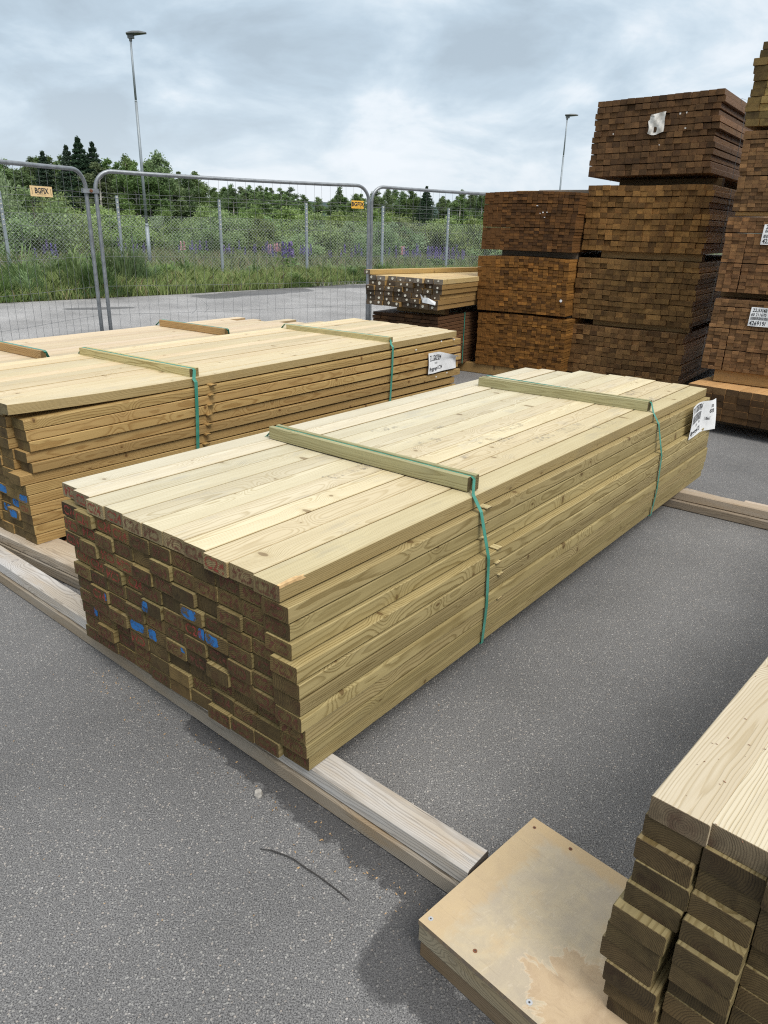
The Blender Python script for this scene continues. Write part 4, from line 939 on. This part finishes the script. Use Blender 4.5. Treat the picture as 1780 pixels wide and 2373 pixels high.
dR = Vector((1.64, 1.15, 0)).normalized(); q1 = Vector((-0.272, 10.79, 0)) + dR * 3.5
fence_panel((-0.272, 10.79), (q1.x, q1.y), 'mobile fence panel running right behind the dark stacks')

# ------------------------------------------------------------------ chain link fence with posts
FY = lambda x: 22.45 + 0.53 * x
root = thing('chain_link_fence', 'tall chain link fence on galvanised posts between the verge and the meadow', 'fence', (0, 22.45, 0), math.atan(0.53))
cf = math.sqrt(1 + 0.53 ** 2)
for x in [-17.7, -15.5, -13.25, -11.0, -8.78, -6.56, -4.37, -2.28, -0.234, 1.69, 3.9, 6.1, 8.3, 10.5, 12.7]:
    mb = MB(); u = x * cf
    mb.prism([(-0.03, 0), (0.03, 0), (0.03, 0.0), (-0.03, 0.0)][:2] + [(0.03, 0.02), (-0.03, 0.02)], 0, 0.001) if False else None
    mb.box(u - 0.032, u + 0.032, -0.004, 0.004, 0, 1.95); mb.box(u - 0.034, u - 0.026, 0.004, 0.045, 0, 1.95); mb.box(u + 0.026, u + 0.034, 0.004, 0.045, 0, 1.95)
    for k in range(7): mb.box(u - 0.012, u + 0.012, -0.012, -0.004, 1.90 - k * 0.11, 1.925 - k * 0.11, 1)
    obj('fence_post', mb.mesh('fence_post', [POLEM, DOT]), root)
mb = MB(); Lf = 34; x0 = -20.0; zt_ = 1.52; sp = 0.085; rw = 0.0026
nl = int(Lf / sp)
for k in range(nl):
    xa = x0 + k * sp
    for s_ in (1, -1):
        xa2 = xa if s_ > 0 else xa + zt_
        xe = xa2 + s_ * zt_
        mb.add([(xa2 - rw, 0.002 * s_, 0.03), (xa2 + rw, 0.002 * s_, 0.03), (xe + rw, 0.002 * s_, zt_), (xe - rw, 0.002 * s_, zt_), (xa2, 0.002 * s_ + rw, 0.03), (xe, 0.002 * s_ + rw, zt_)], [(0, 1, 2, 3), (1, 4, 5, 2), (4, 0, 3, 5)])
o = obj('chain_link_mesh', mb.mesh('chain_link_mesh', [LINK]), root)
mb = MB()
for z_, r_ in ((1.52, .003), (1.66, .0026), (1.78, .0026), (1.90, .004), (0.95, .0022)):
    mb.tube([(x0, -0.006, z_), (-9, -0.006, z_ - .01), (0, -0.006, z_), (6, -0.006, z_ - .008), (14, -0.006, z_)], r_, 4)
obj('tension_wires', mb.mesh('tension_wires', [GALVD]), root)

# ------------------------------------------------------------------ lamp posts
def lamp_post(x, y, h, label, hr):
    root = thing('lamp_post', label, 'street lamp', (x, y, 0), hr, 'lamp posts beyond the fence')
    mb = MB(); mb.tube([(0, 0, 0), (0, 0, 1.25)], 0.055, 12); mb.tube([(0, 0, 1.25), (0, 0, 1.33)], [0.055, 0.042], 12); mb.tube([(0, 0, 1.33), (0, 0, 4.4)], [0.042, 0.037], 12); mb.tube([(0, 0, 4.4), (0, 0, 4.45)], [.037, .030], 12); mb.tube([(0, 0, 4.45), (0, 0, h - 0.15)], [0.030, 0.027], 12)
    obj('pole', mb.mesh('pole', [POLEM], True), root)
    mb = MB(); mb.tube([(0, 0, h - 0.17), (0, 0, h - 0.05)], 0.040, 12); mb.box(-0.06, 0.09, -0.05, 0.05, h - 0.11, h - 0.03)
    # flat tapered luminaire
    prof = [(-0.10, 0.05, -.035), (-0.05, 0.10, -.05), (0.10, 0.13, -.05), (0.30, 0.12, -.03), (0.42, 0.08, -.015), (0.45, 0.03, -.01)]
    V = []
    for (xx, hw, dz) in prof: V += [(xx, -hw, h), (xx, hw, h), (xx, hw * .7, h + 0.03 + (0.02 if 0 < xx < .35 else 0)), (xx, -hw * .7, h + 0.03 + (0.02 if 0 < xx < .35 else 0)), (xx, 0, h + dz)]
    F = []
    for k in range(len(prof) - 1):
        a, b = k * 5, (k + 1) * 5
        for i_, j_ in ((0, 4), (4, 1), (1, 2), (2, 3), (3, 0)): F.append((a + i_, a + j_, b + j_, b + i_))
    F += [(0, 1, 2, 3), (0, 4, 1), tuple(25 + q for q in (3, 2, 1, 0)), (26, 29, 25)]
    mb.add(V, F); obj('lamp_head', mb.mesh('lamp_head', [LAMPM]), root)
    mb = MB(); mb.tube([(0, 0, 0), (0, 0, 0.10)], 0.14, 14); obj('pole_base', mb.mesh('pole_base', [CONC]), root)
lamp_post(-7.03, 22.60, 6.0, 'tall slim lamp post on the left behind the mesh fence', R(-8))
lamp_post(7.41, 35.4, 6.0, 'farther lamp post rising behind the dark stacks', R(0))

# ------------------------------------------------------------------ vegetation
def leafmat(name, c0, c1, rough=0.6):
    mt, t = mat(name)
    g = t.n('ShaderNodeNewGeometry'); rn = t.n('ShaderNodeObjectInfo').outputs['Random']
    isl = g.outputs['Random Per Island']
    co = t.n('ShaderNodeTexCoord').outputs['Object']
    k = t.math('ADD', t.math('MULTIPLY', isl, 0.55), t.math('MULTIPLY', t.noise(co, 0.8, 2), 0.45))
    c = t.mix(k, c0, c1)
    h = t.n('ShaderNodeHueSaturation', {'Hue': t.rng(rn, 0, 1, 0.485, 0.513), 'Saturation': t.rng(t.math('FRACT', t.math('MULTIPLY', rn, 7.3)), 0, 1, 0.8, 1.08), 'Value': t.rng(t.math('FRACT', t.math('MULTIPLY', rn, 13.1)), 0, 1, 0.72, 1.25), 'Color': c})
    finish(t, h.outputs[0], rough, trans=h.outputs[0], spec=0.3); return mt
LF_BIRCH = leafmat('birch_leaves', (0.085, 0.145, 0.048), (0.200, 0.290, 0.100))
LF_SPRUCE = leafmat('spruce_needles', (0.030, 0.060, 0.036), (0.065, 0.110, 0.060))
LF_BUSH = leafmat('bush_leaves', (0.160, 0.240, 0.070), (0.350, 0.450, 0.165))
LF_WILLOW = leafmat('willow_leaves', (0.160, 0.255, 0.105), (0.350, 0.460, 0.230))
LF_GRASS = leafmat('grass_blades', (0.135, 0.200, 0.055), (0.315, 0.365, 0.130))
LF_DRY = leafmat('dry_grass', (0.25, 0.20, 0.10), (0.40, 0.34, 0.19))
LF_DARKG = leafmat('lush_green_weeds', (0.085, 0.155, 0.048), (0.22, 0.32, 0.11))
BARK = plain('bark', (0.16, 0.14, 0.12), 0.9, var=0.4, vs=3)
BIRCHB = plain('birch_bark', (0.38, 0.36, 0.33), 0.8, var=0.5, vs=4)
LUPP = leafmat('lupin_purple', (0.13, 0.10, 0.30), (0.26, 0.20, 0.46)); LUPK = leafmat('lupin_pink', (0.55, 0.25, 0.32), (0.75, 0.48, 0.52))

def cards(C, S, rng, flat=0.0, aspect=0.6):
    """quads of size S at centres C, random orientation"""
    n = len(C); S = np.broadcast_to(S, (n,))
    u = rng.normal(size=(n, 3)); u[:, 2] *= (1 - flat); u /= np.linalg.norm(u, axis=1)[:, None]
    v = rng.normal(size=(n, 3)); v -= (v * u).sum(1)[:, None] * u; v /= np.linalg.norm(v, axis=1)[:, None]
    u = u * (S[:, None] / 2); v = v * (S[:, None] / 2 * aspect)
    return np.stack([C - u, C - v, C + u, C + v], 1)       # diamond-shaped leaf
def broadleaf(name, h, wd, seed, nl, ls, leaf, trunk_m=None, base=0.15, lobes=16, kind='tree', trunk=True):
    rng = np.random.default_rng(seed); lob = []
    for i in range(lobes):
        tz = base + (1 - base) * (i + rng.random()) / lobes
        prof = math.sin(math.pi * min(1, max(0.05, (tz - base) / (1 - base) * 0.80 + 0.18))) ** 0.8
        a = rng.random() * 6.28; rr_ = wd / 2 * prof * rng.uniform(0.25, 0.85)
        lob.append((rr_ * math.cos(a), rr_ * math.sin(a), tz * h * 0.94, wd * rng.uniform(0.10, 0.22) * (0.55 + 0.6 * prof)))
    lob = np.array(lob); w_ = lob[:, 3] ** 2; idx = rng.choice(len(lob), nl, p=w_ / w_.sum())
    d = rng.normal(size=(nl, 3)); d /= np.linalg.norm(d, axis=1)[:, None]; rad = rng.random(nl) ** 0.42
    C = lob[idx, :3] + d * (rad * lob[idx, 3])[:, None] * np.array([1, 1, 0.85]) * (1 + 0.25 * rng.normal(size=(nl, 1)))
    C[:, 2] = np.abs(C[:, 2])
    Q = cards(C, ls * rng.uniform(0.6, 1.4, nl), rng)
    crown = mesh_quads(name + '_crown', Q, nl, 4, [leaf])
    tr = None
    if trunk:
        mb = MB(); lean = rng.normal(size=2) * 0.02 * h
        mb.tube([(0, 0, 0), (lean[0] * .4, lean[1] * .4, h * .35), (lean[0], lean[1], h * .9)], [h * 0.016, h * 0.011, h * 0.003], 6)
        for i in range(0, lobes, 2):
            z_ = max(0.1, lob[i, 2] - 0.3 * lob[i, 3] - h * 0.07); k = z_ / h
            mb.tube([(lean[0] * k, lean[1] * k, z_), tuple(lob[i, :3])], [h * 0.006, h * 0.002], 4)
        tr = mb.mesh(name + '_trunk', [trunk_m or BARK])
    return crown, tr
def spruce(name, h, wd, seed, nl, ls):
    rng = np.random.default_rng(seed)
    t_ = rng.random(nl) ** 0.75
    layer = np.floor(t_ * 18) / 18.0 + 0.02
    rmax = wd / 2 * (1 - layer) ** 1.0 + 0.05
    a = rng.random(nl) * 6.283; nb = np.floor(a / 6.283 * 11) * 6.283 / 11 + layer * 7; a = nb + rng.normal(size=nl) * 0.22
    rr_ = rmax * rng.random(nl) ** 0.45 * (0.8 + 0.25 * np.sin(nb * 3))
    z_ = h * (0.06 + 0.94 * layer) - rr_ * 0.28 + rng.normal(size=nl) * h * 0.010
    C = np.stack([rr_ * np.cos(a), rr_ * np.sin(a), z_], 1)
    Q = cards(C, ls * rng.uniform(0.6, 1.3, nl), rng, 0.5)
    mb = MB(); mb.tube([(0, 0, 0), (0, 0, h * .99)], [h * 0.014, 0.01], 6)
    return mesh_quads(name + '_crown', Q, nl, 4, [LF_SPRUCE]), mb.mesh(name + '_trunk', [BARK])
def plant(kindname, label, cat, meshes, loc, sc, rz, group=None, parts=('crown', 'trunk')):
    r = thing(kindname, label, cat, loc, rz, group); r.scale = (sc[0], sc[0], sc[1]) if isinstance(sc, tuple) else (sc, sc, sc)
    for nm, me in zip(parts, meshes):
        if me is not None: obj(nm, me, r)
    return r

XR = lambda xd: (xd - 829.5) * 5.88e-4 - 0.008       # picture column -> world x per metre of distance
birch = [broadleaf('birch', 7.0, 2.9, 30 + i, 9000, 0.17, LF_BIRCH, BIRCHB, 0.10, 34) for i in range(4)]
rng = random.Random(21)
# left wood, closer and taller
for i in range(62):
    xd = rng.uniform(-60, 445); d = rng.uniform(64, 84)
    hh = 6.3 * (1.0 if xd < 330 else 0.86) * rng.uniform(0.80, 1.02)
    plant('birch_tree', 'dark green birch in the tall wood on the left beyond the meadow', 'tree', birch[i % 4], (XR(xd) * d, d, 0.4), (rng.uniform(0.85, 1.25), hh / 7.0 * (d / 72)), rng.uniform(0, 6.28), 'birches of the tall wood on the left')
for i in range(84):
    xd = rng.uniform(400, 1150); d = rng.uniform(98, 135)
    hh = 5.4 * rng.uniform(0.72, 1.06) * (1.08 if xd < 480 else 1.0)
    plant('birch_tree', 'green birch in the lower far tree line in the centre', 'tree', birch[(i + 1) % 4], (XR(xd) * d, d, 1.0), (rng.uniform(0.8, 1.2), hh / 7.0 * (d / 115)), rng.uniform(0, 6.28), 'birches of the far tree line in the centre')
sp = [spruce('spruce', 8.2, 6.2, 50 + i, 16000, 0.18) for i in range(2)]
for i, (xd, hh, lab) in enumerate(((203, 7.35, 'tallest dark spruce rising above the left wood'), (232, 7.0, 'dark pointed spruce right next to the tallest one'), (178, 6.7, 'dark spruce on the left side of the spruce group'), (2, 7.1, 'dark spruce at the very left edge of the picture'), (128, 6.2, 'small spruce tip in the left wood'), (915, 5.9, 'dark spruce in the far tree line right of the orange sign'))):
    d = 70 if i < 5 else 105
    plant('spruce_tree', lab, 'tree', sp[i % 2], (XR(xd) * d, d - 2, 0.4), (0.95 if i else 1.1, hh / 8.2), i * 1.1)
rt_ = broadleaf('round_tree', 7.0, 4.2, 77, 11000, 0.20, LF_BIRCH, BARK, 0.25, 26)
plant('round_tree', 'rounded broadleaf tree behind the left lamp post', 'tree', rt_, (XR(352) * 66, 66, 0.4), (0.85, 0.89), 0.4)

bush = [broadleaf('bush', 2.0, 2.4, 60 + i, 9000, 0.085, LF_BUSH, BARK, 0.02, 20) for i in range(3)]
will = [broadleaf('willow', 2.0, 2.4, 80 + i, 9000, 0.080, LF_WILLOW, BARK, 0.02, 20) for i in range(2)]
def yb_(x): return FY(x) + 4.5
for i in range(70):
    xd = rng.uniform(-120, 1150); d = rng.uniform(30, 46)
    x = XR(xd) * d
    if d < yb_(x) + 1: d = yb_(x) + 1 + rng.uniform(0, 6); x = XR(xd) * d
    hh = rng.uniform(1.25, 2.0) * (1 + (d - 30) * 0.012)
    plant('bush', 'fresh green bush in the thicket beyond the chain link fence', 'bush', bush[i % 3], (x, d, 0.0), (rng.uniform(0.8, 1.3), hh / 2), rng.uniform(0, 6.28), 'green bushes of the thicket')
for i in range(30):
    xd = rng.uniform(-100, 1100); d = rng.uniform(28, 40); x = XR(xd) * d
    if d < yb_(x): d = yb_(x) + rng.uniform(0, 4); x = XR(xd) * d
    hh = rng.uniform(1.1, 1.8)
    plant('willow_bush', 'pale grey-green willow bush in the thicket beyond the fence', 'bush', will[i % 2], (x, d, 0.0), (rng.uniform(0.7, 1.1), hh / 2), rng.uniform(0, 6.28), 'willow bushes of the thicket')
for (xd, d, hh, ws, lab, me_) in ((-10, 24.5, 2.9, 0.7, 'tall pale green sapling at the left edge behind the fence', will[0]), (75, 25.5, 2.35, 1.15, 'large round willow bush left of the lamp post', will[1]), (128, 26.5, 2.2, 0.9, 'dense dark green bush between the left sign and the fence clamp', bush[0]), (22, 24.5, 1.65, 1.0, 'broad willow bush low at the left edge', will[0]), (545, 33, 2.1, 0.7, 'pointed green bush right of the second fence post', bush[1])):
    plant('bush', lab, 'bush', me_, (XR(xd) * d, d, 0.0), (ws, hh / 2), 1.0)

# grass: blades in one mesh each
def grass(name, label, pts_fn, n, h0, h1, wd, mats, seed, lean=0.35, dry=0.0):
    rng = np.random.default_rng(seed); P = pts_fn(rng, n); n = len(P)
    hh = rng.uniform(h0, h1, n) * (0.65 + 0.7 * P[:, 3]); a = rng.random(n) * 6.283; ln = rng.normal(size=(n, 2)) * lean * hh[:, None]
    b = P[:, :3]; w2 = np.stack([np.cos(a) * wd, np.sin(a) * wd, np.zeros(n)], 1) * rng.uniform(.6, 1.5, n)[:, None]
    mid = b + np.concatenate([ln * 0.35, hh[:, None] * 0.6], 1); tip = b + np.concatenate([ln, hh[:, None] * 0.95], 1)
    Q = np.stack([b - w2 * .6, b + w2 * .6, mid + w2, tip, mid - w2], 1)
    mi = (rng.random(n) < dry).astype(int)
    o = obj(name, mesh_quads(name, Q, n, 5, mats, mi)); o['kind'] = 'stuff'; o['label'] = label; o['category'] = 'grass'; return o
EX = np.array([e[0] for e in EDGE]); EY = np.array([e[1] for e in EDGE])
def clump(x, y, s=1.0):
    return np.array([mnoise.noise(Vector((a * s, b * s, 0))) * 0.5 + 0.5 for a, b in zip(x, y)])
def verge(rng, n):
    x = rng.uniform(-16, 9, n * 2); ye = np.interp(x, EX, EY); yf = 22.45 + 0.53 * x + 1.2
    u = rng.random(n * 2) ** 1.3; y = ye + 0.02 + u * np.maximum(yf - ye, 0.6)
    vis = np.abs(x / y) < 0.62; x, y = x[vis][:n], y[vis][:n]
    c = clump(x, y, 0.9); e = np.clip((y - np.interp(x, EX, EY)) / 0.6, 0.12, 1)
    return np.stack([x, y, np.zeros(len(x)), c * e * np.where(x < -4.5, 1.35, 0.9)], 1)
def meadow(rng, n):
    d = rng.uniform(0, 1, n * 2) ** 0.8 * 22; x = rng.uniform(-22, 18, n * 2); y = 22.45 + 0.53 * x + 0.8 + d
    vis = (np.abs(x / y) < 0.60); x, y = x[vis][:n], y[vis][:n]
    return np.stack([x, y, np.full(len(x), -0.02), clump(x, y, 0.5)], 1)
grass('verge_grass', 'tall green grass and weeds on the verge along the road edge', verge, 90000, 0.14, 0.40, 0.007, [LF_GRASS, LF_DRY], 1, 0.35, 0.10)
grass('meadow_grass', 'rough yellow-green meadow grass beyond the chain link fence', meadow, 90000, 0.25, 0.55, 0.011, [LF_GRASS, LF_DRY], 2, 0.3, 0.16)
# broad-leaved weeds on the verge
def weed(seed, h, wd, n, ls):
    rng = np.random.default_rng(seed); z_ = rng.random(n) ** 0.9; a = rng.random(n) * 6.283; r_ = wd / 2 * np.sqrt(rng.random(n)) * (1.05 - z_ * 0.6)
    lob_ = 0.55 + 0.30 * np.sin(a * 2 + seed) + 0.28 * np.sin(a * 5 + seed * 2) * (r_ / wd * 2) + 0.2 * rng.normal(size=n)
    C = np.stack([r_ * np.cos(a), r_ * np.sin(a), np.clip(z_ * h * lob_ * (1.25 - 0.9 * (r_ / wd * 2)), 0.01, None)], 1)
    out = np.stack([np.cos(a), np.sin(a), rng.uniform(0.5, 1.8, n)], 1); out /= np.linalg.norm(out, axis=1)[:, None]
    s = np.cross(out, np.array([0, 0, 1.0])); s /= np.linalg.norm(s, axis=1)[:, None] + 1e-6
    L_ = ls * rng.uniform(.6, 1.4, n)[:, None]
    Q = np.stack([C, C + out * L_ * .5 + s * L_ * .10, C + out * L_, C + out * L_ * .5 - s * L_ * .10], 1)
    return mesh_quads('weed', Q, n, 4, [LF_DARKG])
wd_ = [weed(90 + i, 0.55, 1.3, 2000, 0.12) for i in range(3)]
rng = random.Random(5)
for i in range(46):
    x = rng.uniform(-9.5, 3.0); ye = float(np.interp(x, EX, EY)); y = ye + 0.35 + rng.random() * max(0.5, FY(x) - ye - 0.3)
    big_ = 1.15 if x < -4 else 0.72
    plant('weed_clump', 'leafy green weed clump on the verge beside the road', 'plant', (wd_[i % 3],), (x, y, 0), (rng.uniform(.7, 1.1), big_ * rng.uniform(.6, 1.0)), rng.uniform(0, 6), 'leafy weeds on the verge', parts=('foliage',))
for (xd, yd_, s_, pl_) in ((262, 16.2, 1.9, 'right of the fence clamp, biggest of its kind'), (240, 16.0, 1.8, 'just behind the paired fence posts'), (30, 14.8, 1.5, 'at the far left of the verge'), (150, 15.0, 1.4, 'left of the paired fence posts'), (185, 14.8, 1.4, 'hidden partly by the paired fence posts')):
    d = yd_ * 1.0; x = XR(xd) * d; y = max(d, float(np.interp(x, EX, EY)) + 0.5)
    plant('weed_clump', 'tall leafy weed clump ' + pl_, 'plant', (wd_[1],), (x, y, 0), (1.0, s_), xd, 'tall weeds left on the verge', parts=('foliage',))

# lupins
def lupin(seed, fl):
    rng = np.random.default_rng(seed); n = 60
    t_ = rng.random(n); a = rng.random(n) * 6.283; r_ = 0.032 * (1 - t_ * .75)
    C = np.stack([r_ * np.cos(a), r_ * np.sin(a), 0.45 + t_ * 0.33], 1); Q1 = cards(C, 0.040, rng, 0, 0.8)
    m_ = 26; a = rng.random(m_) * 6.283; r2_ = rng.random(m_) * 0.16
    C2 = np.stack([r2_ * np.cos(a), r2_ * np.sin(a), rng.uniform(.1, .45, m_)], 1); Q2 = cards(C2, 0.10, rng, 0.6, .5)
    stem = np.array([[[-0.004, 0, 0], [0.004, 0, 0], [0.003, 0, .5], [-.003, 0, .5]]])
    Q = np.concatenate([Q1, Q2, stem]); return mesh_quads('lupin', Q, len(Q), 4, [fl, LF_DARKG], [0] * n + [1] * (m_ + 1))
lp = [lupin(1, LUPP), lupin(2, LUPP)]; lk = [lupin(3, LUPK)]
rng = random.Random(15)
clus = [(280, 30), (300, 28), (410, 30), (440, 31), (500, 29), (545, 30), (570, 31), (590, 29), (640, 30), (660, 29), (750, 31), (790, 32), (860, 31), (885, 30), (935, 30), (950, 31), (1000, 30), (100, 24), (620, 32), (870, 34)]
for cx_, dd0 in clus:
    for k in range(5):
        d = dd0 + rng.gauss(0, 1.2) - 2.2; x = XR(cx_ + rng.gauss(0, 20)) * d
        if d < FY(x) + 0.5: d = FY(x) + 0.5 + rng.random()
        plant('lupin', 'purple lupin spike in the meadow beyond the chain link fence', 'flower', (lp[k % 2],), (x, d, 0), (1.15, rng.uniform(0.75, 1.05)), rng.uniform(0, 6), 'purple lupins in the meadow', parts=('flower_spike',))
for (cx_, d) in ((385, 28), (392, 28.2), (590, 29), (594, 28.7), (596, 29.3), (602, 29), (612, 28.8), (868, 29), (872, 29.5), (577, 27), (581, 27.2)):
    plant('lupin', 'pink lupin spike in the meadow beyond the chain link fence', 'flower', (lk[0],), (XR(cx_) * d, d, 0), (1.2, 0.95), cx_, 'pink lupins in the meadow', parts=('flower_spike',))
for (cx_, d, lab) in ((648, 19.6, 'near left one of the tall violet lupins in front of the chain link fence'), (662, 19.7, 'middle tall violet lupin in front of the chain link fence'), (667, 19.9, 'right one of the tall violet lupins in front of the chain link fence')):
    x = XR(cx_ - 40) * (d + 1.1); plant('lupin', lab, 'flower', (lp[0],), (x, d + 1.1, 0), (1.5, 1.25), cx_, None, parts=('flower_spike',))
for k in range(7):
    d = 23.6 + rng.random(); x = XR(925 + k * 9) * d
    plant('lupin', 'violet lupin in the dense cluster above the dotted posts', 'flower', (lp[k % 2],), (x, d, 0), (1.6, 1.1), k, 'violet lupin cluster above the dotted posts', parts=('flower_spike',))
